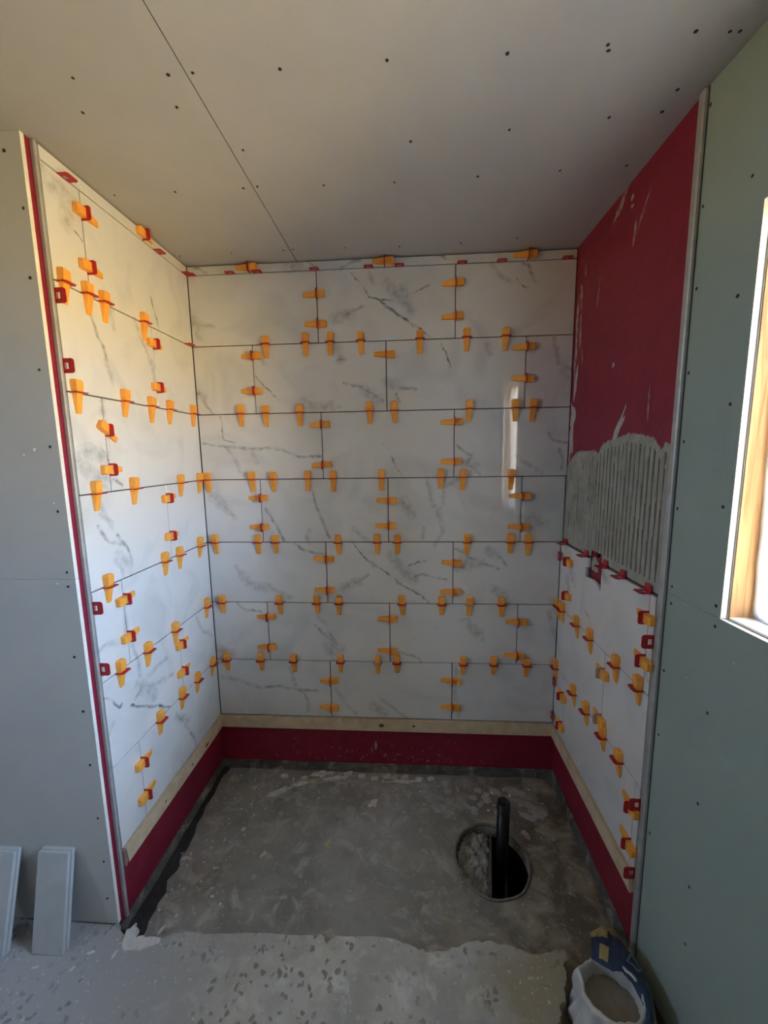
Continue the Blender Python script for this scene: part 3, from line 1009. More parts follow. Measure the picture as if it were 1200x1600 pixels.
CS = [(0.242, -0.894), (0.191, -0.805), (0.456, -0.884), (0.512, -0.884), (0.427, -0.801), (0.529, -0.651), (0.242, -0.495), (0.464, -0.493), (0.511, -0.497), (0.72, -0.485), (0.942, -0.479), (0.706, -0.877),
      (0.941, -0.878), (0.04, -0.496), (0.024, -0.089), (0.249, -0.095), (0.721, -0.09), (0.469, -0.095), (0.51, -0.097), (1.197, -0.872), (1.403, -0.874), (1.41, -0.861), (1.569, -0.888), (1.251, -0.661), (0.992, -0.643),
      (1.198, -0.483), (1.442, -0.488), (1.496, -0.68), (1.621, -0.687), (1.633, -0.493), (1.619, -0.75), (1.639, -0.882), (1.659, -0.881), (1.413, -0.103), (1.195, -0.084), (0.947, -0.081)]
for x, y in CS:
    screw(ceiling, (x, y, ZC), (math.pi, 0, 0))
for y, z in [(-0.769, 1.891), (-0.771, 1.706), (-0.769, 1.508), (-0.773, 1.337), (-0.771, 1.163), (-0.776, 0.952), (-0.778, 0.905), (-0.896, 1.644), (-0.905, 1.415), (-0.914, 1.186), (-0.923, 0.954), (-0.926, 0.905), (-0.903, 1.875),
             (-0.773, 0.708), (-0.93, 0.687), (-0.774, 0.513), (-0.93, 0.441), (-0.773, 0.193), (-0.93, 0.2), (-0.936, 0.033), (-0.765, 2.109)]:
    screw(wall_window, (gx(y), y, z), (0, -math.pi / 2, 0))
for x, z in [(-0.059, 2.11), (-0.026, 1.972), (-0.032, 1.801), (-0.04, 1.563), (-0.037, 1.352), (-0.039, 1.166), (-0.035, 0.983), (-0.037, 0.939), (-0.046, 0.715), (-0.04, 0.534), (-0.04, 0.348), (-0.037, 0.156), (-0.036, -0.006), (-0.04, -0.149)]:
    screw(wall_entry, (x, -0.770, z), (math.pi / 2, 0, 0))

bm = bmesh.new()
FG = (Vector((-TH, 1, 0)).normalized(), Vector((0, 0, 1)), Vector((-1, -TH, 0)).normalized())
for i, (y, z, s) in enumerate(((-0.985, 0.845, 0.006), (-0.855, 0.735, 0.004), (-0.828, 0.855, 0.002))):
    blob(bm, Vector((gx(y), y, z)), s, s * 0.7, 2.2, FG, 0.001, n=8, seed=i)
obj('plaster_fleck', bm, M_smear2, wall_window, kind='stuff')
bm = bmesh.new()
for i, (x, z, s) in enumerate(((-0.086, 1.345, 0.006), (-0.070, 0.948, 0.003), (-0.048, 1.19, 0.003), (-0.12, 1.33, 0.003))):
    blob(bm, Vector((x, -0.770, z)), s, s * 0.7, 1.0, FB, 0.001, n=8, seed=i)
obj('plaster_fleck', bm, M_gyp, wall_entry, kind='stuff')

# ---------------------------------------------------------------- window in the right-hand wall
win = empty('window_1', (gx(-1.22, 0.1), -1.22, 1.37))
win['kind'] = 'structure'
def wobj(name, bm, m, parent=None, **k):
    o = obj(name, bm, m, None, **k)
    par = parent or win
    o.parent = par
    if par is win:
        o.matrix_parent_inverse = Matrix.Translation(win.location).inverted()
    return o
for ya, yb, za, zb in ((WY0, WY0 - 0.004, WZ0, WZ1), (WY1, WY1 + 0.004, WZ0, WZ1)):
    bm = bmesh.new()
    gbox(bm, ya, yb, za + 0.001, zb - 0.001, 0.016, 0.081, edge=False)
    wobj('jamb_board', bm, M_wood)
bm = bmesh.new()
gbox(bm, WY0 - 0.004, WY1 + 0.004, WZ0 + 0.0005, WZ0 + 0.006, 0.016, 0.081, edge=False)
wobj('sill_board', bm, M_gyp)
bm = bmesh.new()
gbox(bm, WY0 - 0.004, WY1 + 0.004, WZ1 - 0.006, WZ1 - 0.0005, 0.016, 0.081, edge=False)
wobj('head_board', bm, M_wood)
for ya, yb, za, zb, nm in ((WY0 - 0.001, WY0 - 0.022, WZ0, WZ1, 'frame_stile'), (WY1 + 0.001, WY1 + 0.022, WZ0, WZ1, 'frame_stile'), (WY0 - 0.022, WY1 + 0.022, WZ0, WZ0 + 0.022, 'frame_rail'), (WY0 - 0.022, WY1 + 0.022, WZ1 - 0.022, WZ1, 'frame_rail')):
    bm = bmesh.new()
    gbox(bm, ya, yb, za, zb, 0.082, 0.105, edge=False)
    wobj(nm, bm, M_frame)
m, n, l, b = nodes_of('window_glass')
tr = n.new('ShaderNodeBsdfTransparent')
gl = n.new('ShaderNodeBsdfGlossy')
gl.inputs['Roughness'].default_value = 0.0
mxs = n.new('ShaderNodeMixShader')
fr = n.new('ShaderNodeFresnel')
fr.inputs['IOR'].default_value = 1.45
l.new(fr.outputs[0], mxs.inputs[0])
l.new(tr.outputs[0], mxs.inputs[1])
l.new(gl.outputs[0], mxs.inputs[2])
l.new(mxs.outputs[0], n['Material Output'].inputs['Surface'])
M_glass = m
bm = bmesh.new()
gbox(bm, WY0 - 0.020, WY1 + 0.020, WZ0 + 0.020, WZ1 - 0.020, 0.092, 0.096, edge=False)
wobj('pane', bm, M_glass)
# creased translucent plastic film stretched over the whole opening, in front of the frame
m, n, l, b = nodes_of('translucent_film')
tr = n.new('ShaderNodeBsdfTransparent')
tr.inputs['Color'].default_value = (0.98, 0.98, 0.97, 1)
tl = n.new('ShaderNodeBsdfTranslucent')
tl.inputs['Color'].default_value = (0.90, 0.89, 0.85, 1)
m1 = n.new('ShaderNodeMixShader')
m1.inputs[0].default_value = 0.34
l.new(tr.outputs[0], m1.inputs[1])
l.new(tl.outputs[0], m1.inputs[2])
gl = n.new('ShaderNodeBsdfGlossy')
gl.inputs['Roughness'].default_value = 0.25
m2 = n.new('ShaderNodeMixShader')
m2.inputs[0].default_value = 0.06
l.new(m1.outputs[0], m2.inputs[1])
l.new(gl.outputs[0], m2.inputs[2])
l.new(m2.outputs[0], n['Material Output'].inputs['Surface'])
M_sheet = m
bm = bmesh.new()
rows = []
nz2, nd = 36, 30
for i in range(nz2 + 1):
    z = WZ0 + 0.008 + (WZ1 - WZ0 - 0.016) * i / nz2
    row = []
    for j in range(nd + 1):
        f = j / nd
        y = WY0 - 0.006 - (WY0 - WY1 - 0.012) * f
        q = 0.010 * noise.noise(Vector((z * 7 + y * 5, y * 9, 2))) + 0.006 * noise.noise(Vector((z * 22, y * 26 + z * 9, 6)))
        d = 0.062 - 0.014 * (i / nz2) + q * (0.25 + min(1.0, 4 * f, 4 * (1 - f)))
        row.append(bm.verts.new((gx(y, d), y, z)))
    rows.append(row)
for i in range(nz2):
    for j in range(nd):
        bm.faces.new((rows[i][j], rows[i][j + 1], rows[i + 1][j + 1], rows[i + 1][j]))
wobj('plastic_film', bm, M_sheet, smooth=True)

# ---------------------------------------------------------------- pine ledger battens under the tiles
def batten(name, p0, p1, nrm, label, ends=(0, 0)):
    """p0,p1 along the wall at the board face; 58 mm high, 22 mm deep"""
    bm = bmesh.new()
    n = 24
    dx, dy = p1[0] - p0[0], p1[1] - p0[1]
    rows = []
    for i in range(n + 1):
        f = i / n
        row = []
        for s, z in ((0, -0.066), (1, -0.067), (1, -0.008), (0, -0.006)):
            ff = f
            if i == n and ends[1]:
                ff = f + (ends[1] if z < -0.05 else 0)
            if i == 0 and ends[0]:
                ff = f - (ends[0] if z < -0.05 else 0)
            w = 0.0012 * noise.noise(Vector((f * 14, z * 30, p0[0] * 3 + p0[1])))
            row.append(bm.verts.new((p0[0] + dx * ff + nrm[0] * (0.0205 * s + w * s), p0[1] + dy * ff + nrm[1] * (0.0205 * s + w * s), z + w)))
        rows.append(row)
    for i in range(n):
        for j in range(4):
            bm.faces.new((rows[i][j], rows[i + 1][j], rows[i + 1][(j + 1) % 4], rows[i][(j + 1) % 4]))
    bm.faces.new(rows[0])
    bm.faces.new(rows[-1][::-1])
    root = empty(name, ((p0[0] + p1[0]) / 2, (p0[1] + p1[1]) / 2, -0.067))
    tag(root, label, 'batten', 'ledger battens under the tiles')
    o = obj('board', bm, M_batten, root)
    o.matrix_parent_inverse = Matrix.Translation(root.location).inverted()
    return root
b1 = batten('ledger_batten', (-0.009, 0.0124), (1.684, 0.0124), (0, -1), 'long pale wooden batten across the back wall between tiles and red strip')
b2 = batten('ledger_batten', (-0.0125, -0.0095), (-0.0125, -0.722), (1, 0), 'sloping looking wooden batten under the left wall tiles', (0, -0.01))
b3 = batten('ledger_batten', (1.6885, -0.0095), (1.6885, -0.716), (-1, 0), 'wooden batten with split pointed end under the right wall tiles', (0, 0.02))
M_knot = mat('dark_knot', (0.07, 0.05, 0.035), (0.14, 0.10, 0.07), scale=200, rough=0.8)
def knots(root, L_, fr_):
    for i, (c, a, b) in enumerate(L_):
        bm = bmesh.new()
        blob(bm, Vector(c), a, b, 0.1, fr_, 0.0008, n=10, jag=0.25, seed=i)
        o = obj('knot' if a < 0.02 else 'stain', bm, M_knot, root)
        o.matrix_parent_inverse = Matrix.Translation(root.location).inverted()
knots(b1, [((0.835, -0.0090, -0.035), 0.015, 0.009), ((0.995, -0.0090, -0.034), 0.008, 0.006), ((0.64, -0.0090, -0.010), 0.004, 0.003)], FB)
knots(b2, [((0.0090, -0.50, -0.035), 0.007, 0.004), ((0.0090, -0.17, -0.045), 0.019, 0.007), ((0.0090, -0.30, -0.04), 0.006, 0.005)], (Vector((0, 1, 0)), Vector((0, 0, 1)), Vector((1, 0, 0))))

# reddish end block closing the left batten
bm = bmesh.new()
prism(bm, [(-0.7315, -0.066), (-0.7235, -0.066), (-0.7235, -0.004), (-0.7315, -0.010)], 0, -0.0128, 0.0085)
tag(obj('end_block', bm, mat('painted_wood_end', (0.30, 0.12, 0.11), (0.40, 0.26, 0.22), scale=60, rough=0.8)), 'small red stained block at the front end of the left batten', 'block')

# ---------------------------------------------------------------- tile levelling clips
def clip_mesh(base=False, bare=False):
    bm = bmesh.new()
    y0, y1 = -0.0012, 0.0012
    if bare:      # the uncovered clips show a broad plate with a small slot
        box(bm, (-0.0150, y0 + 0.0001, 0.0), (-0.0085, y1 - 0.0001, 0.017))
        box(bm, (0.0085, y0 + 0.0001, 0.0), (0.0150, y1 - 0.0001, 0.017))
        box(bm, (-0.0086, y0 + 0.0001, 0.0125), (0.0086, y1 - 0.0001, 0.017))
    box(bm, (-0.0205, y0, -0.004), (-0.0148, y1, 0.022))
    box(bm, (0.0148, y0, -0.004), (0.0205, y1, 0.022))
    box(bm, (-0.0148, y0, 0.0165), (0.0148, y1, 0.0295))
    # rounded shoulders
    prism(bm, [(-0.0205, 0.022), (-0.0148, 0.022), (-0.0148, 0.0293), (-0.0185, 0.0275)], 1, y0, y1)
    prism(bm, [(0.0205, 0.022), (0.0148, 0.022), (0.0148, 0.0293), (0.0185, 0.0275)], 1, y0, y1)
    box(bm, (-0.0148, y0, -0.004), (0.0148, y1, 0.0006))
    box(bm, (-0.0205, -0.0021, 0.0175), (0.0205, 0.0021, 0.0225))
    if base:
        prism(bm, [(-0.019, -0.001), (0.019, -0.001), (0.014, 0.024), (-0.014, 0.024)], 2, -0.0045, -0.0025)
    me = bpy.data.meshes.new('clip')
    bmesh.ops.recalc_face_normals(bm, faces=bm.faces[:])
    bm.to_mesh(me)
    bm.free()
    me.materials.append(M_clip)
    return me
def wedge_mesh():
    """thick stepped end at +y, thin tapered tongue at -y"""
    bm = bmesh.new()
    prof = [(-0.058, 0.0095, 0.0030), (-0.054, 0.0108, 0.0038), (-0.036, 0.0125, 0.0070), (-0.016, 0.0138, 0.0112), (0.0, 0.0146, 0.0144), (0.006, 0.0150, 0.0158), (0.007, 0.0160, 0.0172), (0.030, 0.0168, 0.0190), (0.0355, 0.0160, 0.0182), (0.038, 0.0130, 0.0150)]
    rows = []
    for y, w, h_ in prof:
        rows.append([bm.verts.new((sx * w * (1 if zz == 0 else 0.86), y, 0.0011 + zz * h_)) for sx, zz in ((-1, 0), (1, 0), (1, 1), (-1, 1))])
    for i in range(len(rows) - 1):
        for j in range(4):
            bm.faces.new((rows[i][j], rows[i][(j + 1) % 4], rows[i + 1][(j + 1) % 4], rows[i + 1][j]))
    bm.faces.new(rows[0])
    bm.faces.new(rows[-1][::-1])
    bmesh.ops.recalc_face_normals(bm, faces=bm.faces[:])
    me = bpy.data.meshes.new('wedge')
    bm.to_mesh(me)
    bm.free()
    me.materials.append(M_wedge)
    return me
CLIP, CLIPB, CLIPE, WEDGE = clip_mesh(), clip_mesh(True, True), clip_mesh(False, True), wedge_mesh()
CLIP_GREY = CLIP.copy()
CLIP_GREY.materials.clear()
CLIP_GREY.materials.append(mat('mortar_caked_plastic', (0.42, 0.40, 0.36), (0.50, 0.20, 0.18), scale=90, rough=0.9))
ORD = ['first', 'second', 'third', 'fourth', 'fifth', 'sixth', 'seventh', 'eighth', 'ninth', 'tenth']
NRM = {'b': Vector((0, -1, 0)), 'l': Vector((1, 0, 0)), 'r': Vector((-1, 0, 0))}
def place(wl_, a, z, along, label, wedge=True, base=False, extra=0.0, grey=False):
    N_ = NRM[wl_]
    if along == 'h':
        W = Vector((0, 0, 1))
    else:
        W = {'b': Vector((1, 0, 0)), 'l': Vector((0, -1, 0)), 'r': Vector((0, -1, 0))}[wl_]
    U = W.cross(N_)
    pos = {'b': Vector((a, 0, z)), 'l': Vector((0, a, z)), 'r': Vector((XT, a, z))}[wl_] + N_ * 0.0002
    root = bpy.data.objects.new('tile_levelling_clip', None)
    root.empty_display_size = 0.02
    COL.objects.link(root)
    root.matrix_world = Matrix(((U.x, W.x, N_.x, pos.x), (U.y, W.y, N_.y, pos.y), (U.z, W.z, N_.z, pos.z), (0, 0, 0, 1)))
    wn_ = {'b': 'back', 'l': 'left', 'r': 'right'}[wl_]
    tag(root, label, 'tile clip', 'levelling clips on the %s wall' % wn_)
    c = bpy.data.objects.new('clip', CLIP_GREY if grey else (CLIPB if base else (CLIP if wedge else CLIPE)))
    COL.objects.link(c)
    c.parent = root
    if wedge:
        w = bpy.data.objects.new('wedge', WEDGE)
        COL.objects.link(w)
        w.parent = root
        w.location = (0, rnd.uniform(-0.004, 0.004), 0)
        w.rotation_euler = (0, 0, extra + math.radians(rnd.uniform(-3, 3)))
        w.scale = (0.92, rnd.uniform(0.97, 1.03), 0.95)
    return root

BH = {1: [0.343, 0.524, 0.635, 0.771, 1.031, 1.233, 1.4], 2: [0.209, 0.326, 0.484, 0.804, 0.917, 1.249, 1.45, 1.525], 3: [0.028, 0.242, 0.344, 0.509, 0.628, 0.854, 1.124, 1.225, 1.442],
      4: [0.042, 0.254, 0.34, 0.642, 0.828, 0.923, 1.247, 1.444, 1.526], 5: [0.055, 0.343, 0.528, 0.637, 0.942, 1.131, 1.263, 1.412], 6: [0.058, 0.232, 0.399, 0.636, 0.82, 0.914, 1.236, 1.382, 1.538]}
for k, xs in BH.items():
    for i, x in enumerate(xs):
        gr = (k, i) in ((6, 4), (5, 6))
        place('b', x, (7 - k) * ROW, 'h', '%s wedge clip, %s from left along back wall joint under tile row %s' % ('mortar caked' if gr else 'orange', ORD[i], ['one', 'two', 'three', 'four', 'five', 'six'][k - 1]), grey=gr)
for i, x in enumerate([0.022, 0.201, 0.323, 0.576, 0.812, 0.944, 1.21, 1.375, 1.643]):
    place('b', x, 7 * ROW, 'h', 'bare red clip, %s from left along the back wall strip below the ceiling' % ORD[i], wedge=False)
for i, x in enumerate([0.284, 0.881, 1.484]):
    place('b', x, 2.136, 'v', 'sideways orange wedge on the %s of the back wall ceiling strip' % ['left part', 'middle', 'right part'][i])
BV = {1: [(0.581, 2.014), (0.581, 1.89), (1.184, 2.037), (1.184, 1.902)], 2: [(0.278, 1.764), (0.278, 1.61), (0.882, 1.754), (1.49, 1.767), (1.49, 1.634)], 3: [(0.581, 1.455), (0.581, 1.272), (1.184, 1.456), (1.184, 1.279)],
      4: [(0.278, 1.12), (0.278, 0.98), (0.882, 1.103), (0.882, 0.983), (1.49, 1.119), (1.49, 0.977)], 5: [(0.581, 0.825), (0.581, 0.67), (1.184, 0.806), (1.184, 0.666)],
      6: [(0.278, 0.532), (0.278, 0.373), (0.882, 0.526), (0.882, 0.362), (1.49, 0.519), (1.49, 0.349)], 7: [(0.581, 0.199), (0.581, 0.054), (1.184, 0.211), (1.184, 0.072)]}
for k, L_ in BV.items():
    seen = {}
    for x, z in L_:
        c_ = seen.get(x, 0)
        seen[x] = c_ + 1
        side = {0.278: 'left', 0.581: 'left', 0.882: 'middle', 1.184: 'right', 1.49: 'right'}[x]
        place('b', x, z, 'v', 'sideways orange wedge, %s on the %s upright joint of back wall row %s' % ('upper' if c_ == 0 else 'lower', side, ['one', 'two', 'three', 'four', 'five', 'six', 'seven'][k - 1]))
LH = {1: [-0.703, -0.616, -0.548, -0.35], 2: [-0.702, -0.496, -0.351, -0.232, -0.05], 3: [-0.672, -0.495, -0.198, -0.04], 4: [-0.666, -0.356, -0.253, -0.083], 5: [-0.653, -0.51, -0.331, -0.065], 6: [-0.479, -0.324, -0.198, -0.054]}
for k, ys in LH.items():
    for i, y in enumerate(ys):
        place('l', y, (7 - k) * ROW, 'h', 'orange wedge clip, %s from front along left wall joint under tile row %s' % (ORD[i], ['one', 'two', 'three', 'four', 'five', 'six'][k - 1]))
place('l', -0.044, 6 * ROW, 'h', 'bare red clip in the back corner on the left wall joint under tile row one', wedge=False)
for y, nm in ((-0.653, 'near the front'), (-0.22, 'past the orange wedge'), (-0.024, 'in the back corner')):
    place('l', y, 7 * ROW, 'h', 'bare red clip %s of the left wall ceiling strip' % nm if nm != 'past the orange wedge' else 'bare red clip just past the orange wedge on left wall ceiling strip', wedge=False)
place('l', -0.302, 2.136, 'v', 'orange wedge and red clip touching the ceiling on the left wall strip')
LV = {1: [(-0.598, 2.05), (-0.598, 1.897)], 2: [(-0.299, 1.749), (-0.299, 1.587)], 3: [(-0.598, 1.407), (-0.598, 1.28)], 4: [(-0.299, 1.154), (-0.299, 0.999)], 5: [(-0.598, 0.838), (-0.598, 0.703)], 6: [(-0.299, 0.528), (-0.299, 0.406)], 7: [(-0.598, 0.218), (-0.598, 0.087)]}
for k, L_ in LV.items():
    for i, (y, z) in enumerate(L_):
        tilt = -0.55 if (k, i) == (3, 0) else 0.0
        tx = 'strongly tilted' if tilt else 'sideways'
        place('l', y, z, 'v', '%s orange wedge, %s on the upright joint of left wall row %s' % (tx, 'upper' if i == 0 else 'lower', ['one', 'two', 'three', 'four', 'five', 'six', 'seven'][k - 1]), extra=tilt)
for i, (y, z) in enumerate([(-0.729, 1.77), (-0.729, 1.581), (-0.729, 0.856), (-0.729, 0.653)]):
    place('l', y, z, 'v', 'bare red clip on the front edge of left wall tiles, %s' % ['topmost of four', 'second of four from top', 'third of four from top', 'lowest of four'][i], wedge=False)
for i, y in enumerate([-0.041, -0.258, -0.42, -0.541, -0.684]):
    place('r', y, 3 * ROW, 'h', 'bare red clip, %s from the corner along the open top of right wall tiles' % ORD[i], wedge=False, base=True)
for k, ys in {5: [-0.022, -0.071, -0.228, -0.355, -0.555, -0.690], 6: [-0.024, -0.233, -0.359, -0.499, -0.614]}.items():
    for i, y in enumerate(ys):
        place('r', y, (7 - k) * ROW, 'h', 'orange wedge clip, %s from the corner along the right wall %s joint' % (ORD[i], 'upper' if k == 5 else 'lower'))
for y, z, lb, wd, gr in ((-0.112, 0.842, 'orange wedge by the corner in the upper right wall row, higher', True, 0), (-0.112, 0.689, 'orange wedge by the corner in the upper right wall row, lower', True, 0),
        (-0.704, 0.834, 'orange wedge at the front joint of the upper right wall row, higher', True, 0), (-0.704, 0.700, 'orange wedge at the front joint of the upper right wall row, lower', True, 0),
        (-0.731, 0.772, 'bare red clip beside the metal trim between two wedges, upper right wall tiles', False, 0),
        (-0.468, 0.527, 'orange wedge on the upright joint of the middle right wall row, higher', True, 1), (-0.468, 0.348, 'orange wedge in mortar caked clip on the middle right wall row, lower', True, 1),
        (-0.112, 0.212, 'orange wedge by the corner in the lowest right wall row, higher', True, 0), (-0.112, 0.066, 'orange wedge by the corner in the lowest right wall row, lower', True, 0),
        (-0.704, 0.212, 'orange wedge at the front joint of the lowest right wall row, higher', True, 0), (-0.704, 0.082, 'orange wedge at the front joint of the lowest right wall row, lower', True, 0),
        (-0.731, 0.246, 'bare red clip by the metal trim beside a wedge, lowest right wall row', False, 0), (-0.731, 0.006, 'bare red clip at the bottom front corner of right wall tiles', False, 0)):
    place('r', y, z, 'v', lb, wedge=wd, grey=bool(gr))
for i, z in enumerate([0.841, 0.223, 0.045]):
    place('b', 1.666, z, 'v', 'bare red clip on the back wall beside the right corner, %s of three' % ['topmost', 'middle', 'lowest'][i], wedge=False)

# ---------------------------------------------------------------- drain pipe and collar
dp = empty('drain_pipe', (1.353, -0.395, ZF - 0.44))
tag(dp, 'black plastic drain pipe standing upright in the floor hole', 'pipe')
bm = bmesh.new()
tube(bm, (0, 0), 0.025, 0.0, 0.668, 28, 0.0022)
obj('pipe_wall', bm, M_black, dp, smooth=True)
bm = bmesh.new()
tube(bm, (0, 0), 0.0262, 0.630, 0.636, 28, 0.001)
obj('socket_ridge', bm, M_black, dp, smooth=True)

bm = bmesh.new()
ringv = []
K = 56
for k in range(K):
    a = 2 * math.pi * k / K
    wob = 1 + 0.02 * noise.noise(Vector((math.cos(a) * 2, math.sin(a) * 2, 0)))
    cx, cy = HC[0] + (HRX + 0.001) * wob * math.cos(a), HC[1] + (HRY + 0.001) * wob * math.sin(a)
    rr = []
    for j in range(6):
        b_ = 2 * math.pi * j / 6
        d = 0.0045 * math.cos(b_)
        rr.append(bm.verts.new((cx + d * math.cos(a), cy + d * math.sin(a), ZF + 0.003 + 0.007 * math.sin(b_))))
    ringv.append(rr)
for k in range(K):
    for j in range(6):
        bm.faces.new((ringv[k][j], ringv[(k + 1) % K][j], ringv[(k + 1) % K][(j + 1) % 6], ringv[k][(j + 1) % 6]))
tag(obj('pipe_collar', bm, M_ring, smooth=True), 'thin grey collar ringing the round drain hole in the floor', 'collar')

# ---------------------------------------------------------------- splashes, crumbs and chips on the floor
bm = bmesh.new()
for i in range(110):
    x = rnd.uniform(0.06, 1.62)
    y = -0.05 - abs(rnd.gauss(0, 0.26))
    if y < -0.72 or ((x - HC[0]) / 0.17) ** 2 + ((y - HC[1]) / 0.18) ** 2 < 1:
        continue
    s = rnd.uniform(0.004, 0.020) * (1.2 if y > -0.25 else 0.7)
    blob(bm, Vector((x, y, ZF)), s * rnd.uniform(1, 1.8), s, rnd.uniform(0, 3.1), FF, 0.0008, n=12, jag=0.45, seed=i)
for i, (x, y, a, b, an) in enumerate(((0.195, -0.131, 0.030, 0.026, 0.3), (0.329, -0.148, 0.060, 0.022, 0.5), (0.29, -0.21, 0.022, 0.02, 0), (0.42, -0.09, 0.05, 0.016, 0.3), (0.60, -0.06, 0.10, 0.014, 0.05), (0.78, -0.20, 0.035, 0.03, 0.4), (1.112, -0.191, 0.032, 0.020, -0.5),
        (1.499, -0.225, 0.045, 0.015, -0.6), (1.475, -0.079, 0.06, 0.012, -0.2), (1.56, -0.20, 0.03, 0.04, 0.3), (1.55, -0.30, 0.035, 0.012, -0.5), (0.92, -0.06, 0.07, 0.012, 0.1), (0.50, -0.07, 0.08, 0.018, 0.1), (0.70, -0.055, 0.09, 0.016, -0.05), (0.80, -0.11, 0.04, 0.02, 0.4), (0.86, -0.16, 0.03, 0.025, 0.2), (1.05, -0.07, 0.07, 0.014, 0.0), (1.302, -0.091, 0.02, 0.017, 0), (0.235, -0.53, 0.03, 0.012, 0.9))):
    blob(bm, Vector((x, y, ZF)), a, b, an, FF, 0.0014, n=16, jag=0.4, seed=200 + i)
obj('mortar_splash', bm, M_splat, floor, kind='stuff')
bm = bmesh.new()
for i in range(150):
    x = rnd.choice((rnd.gauss(0.14, 0.10), rnd.gauss(0.14, 0.10), rnd.uniform(0.1, 1.6)))
    y = -0.04 - abs(rnd.gauss(0, 0.10)) if x > 0.3 else rnd.uniform(-0.70, -0.05)
    if x < 0.03 or y < -0.72 or x > 1.65:
        continue
    s = rnd.uniform(0.0015, 0.0050)
    blob(bm, Vector((x, y, ZF)), s * 1.6, s, rnd.uniform(0, 3.1), FF, s * 0.8, n=7, jag=0.5, seed=i)
for i, (x, y, a, c, an) in enumerate(((0.34, -0.145, 0.055, 0.016, 0.5), (0.45, -0.085, 0.050, 0.012, 0.3), (0.52, -0.030, 0.035, 0.018, 0.0), (0.60, -0.050, 0.060, 0.010, 0.1), (0.93, -0.055, 0.065, 0.010, 0.05), (0.80, -0.19, 0.026, 0.022, 0.4), (0.205, -0.125, 0.022, 0.006, 0.3))):
    blob(bm, Vector((x, y, ZF)), a, c, an, FF, 0.002, n=22, jag=0.7, seed=500 + i)
for i, (x, y) in enumerate(((0.53, -0.02), (0.57, -0.025), (0.50, -0.03), (0.66, -0.02), (0.86, -0.03), (0.90, -0.035), (0.95, -0.03), (0.34, -0.05), (0.44, -0.06), (0.61, -0.05), (0.73, -0.035), (0.80, -0.045), (1.02, -0.04), (1.08, -0.035))):
    blob(bm, Vector((x, y, ZF)), 0.020, 0.010, 0.2, FF, 0.012, n=10, jag=0.5, seed=300 + i)
o = obj('mortar_crumbs', bm, M_mortar)
o['kind'] = 'stuff'
tag(o, 'white mortar crumbs along the left and back edges of the alcove floor', 'mortar')
def chip(name, x, y, z, a, b, an, th, m, label):
    bm = bmesh.new()
    blob(bm, Vector((0, 0, 0)), a, b, an, FF, th, n=9, jag=0.45, seed=int(x * 991) % 97)
    o = obj(name, bm, m)
    o.location = (x, y, z + 0.0005)
    tag(o, label, 'chip', 'loose chips on the floor')
chip('plaster_chip', 0.375, -0.458, ZF, 0.017, 0.006, 1.0, 0.005, M_mortar, 'bright white plaster chip lying alone near the middle of the alcove floor')
chip('wood_splinter', 0.629, -0.403, ZF, 0.019, 0.0045, 1.0, 0.006, M_chipw, 'yellow wood splinter lying on the alcove floor')
chip('plaster_chip', 0.247, -0.351, ZF, 0.012, 0.008, 0.7, 0.005, M_mortar, 'squarish white plaster chip left of the middle of the alcove floor')
chip('plaster_chip', 0.159, -0.563, ZF, 0.036, 0.015, 0.7, 0.006, M_splat, 'largest pale chip on the dark floor near the left batten')
chip('plaster_chip', 0.060, -0.489, ZF, 0.016, 0.008, 0.2, 0.004, M_mortar, 'flat white plaster chip beside the black seam of the left wall')
chip('plaster_chip', 0.116, -0.741, ZF, 0.016, 0.006, 1.1, 0.004, M_mortar, 'white plaster chip at the edge of the raised pale screed')
chip('plaster_chip', -0.048, -0.848, ZS, 0.012, 0.005, 0.4, 0.003, M_mortar, 'white plaster chip on the pale floor right of the leaning offcut')
chip('plaster_chip', 0.032, -0.846, ZS, 0.016, 0.005, 1.4, 0.003, M_mortar, 'upright looking white chip on the pale floor before the tiled wall end')
chip('plaster_chip', -0.074, -0.891, ZS, 0.010, 0.004, 1.1, 0.003, M_mortar, 'tiny white chip on the pale floor in front of the wider leaning offcut')
chip('plaster_chip', -0.194, -0.894, ZS, 0.010, 0.004, 0.3, 0.003, M_mortar, 'tiny white chip on the pale floor at the foot of the leaning offcut')
bm = bmesh.new()
blob(bm, Vector((0.075, -0.815, ZS)), 0.062, 0.018, 0.15, FF, 0.006, n=20, jag=0.6, seed=41)
blob(bm, Vector((0.050, -0.795, ZS)), 0.022, 0.030, 0.1, FF, 0.012, n=16, jag=0.5, seed=43)
o = obj('mortar_patch', bm, M_mortar)
tag(o, 'white mortar patch on the floor at the tiled wall end', 'mortar')

# ---------------------------------------------------------------- offcuts leaning on the front-left wall
def offcut(x0, x1, yb, label):
    root = empty('board_offcut', ((x0 + x1) / 2, yb, ZS))
    tag(root, label, 'board', 'offcuts leaning on the grey wall')
    bm = bmesh.new()
    h_ = 0.308
    lean = math.atan2(abs(-0.772 - yb) - 0.020, h_)
    for k in range(2):
        bm = bmesh.new()
        box(bm, (-(x1 - x0) / 2 + 0.001 * k, 0.0128 * k, 0), ((x1 - x0) / 2 - 0.003 * (1 - k), 0.0128 * k + 0.0122, h_ + 0.003 * k))
        bevel(bm, 0.0012)
        o = obj('layer', bm, M_off, root)
        o.rotation_euler = (-lean, 0, 0)
        o.location = (0, 0, 0.001 + 0.012 * math.sin(lean) * 0)
    return root
r1 = offcut(-0.238, -0.130, -0.862, 'wider grey board offcut leaning on the wall, nearest the tiles')
r2 = offcut(-0.425, -0.317, -0.880, 'grey board offcut leaning on the wall at the left picture edge')

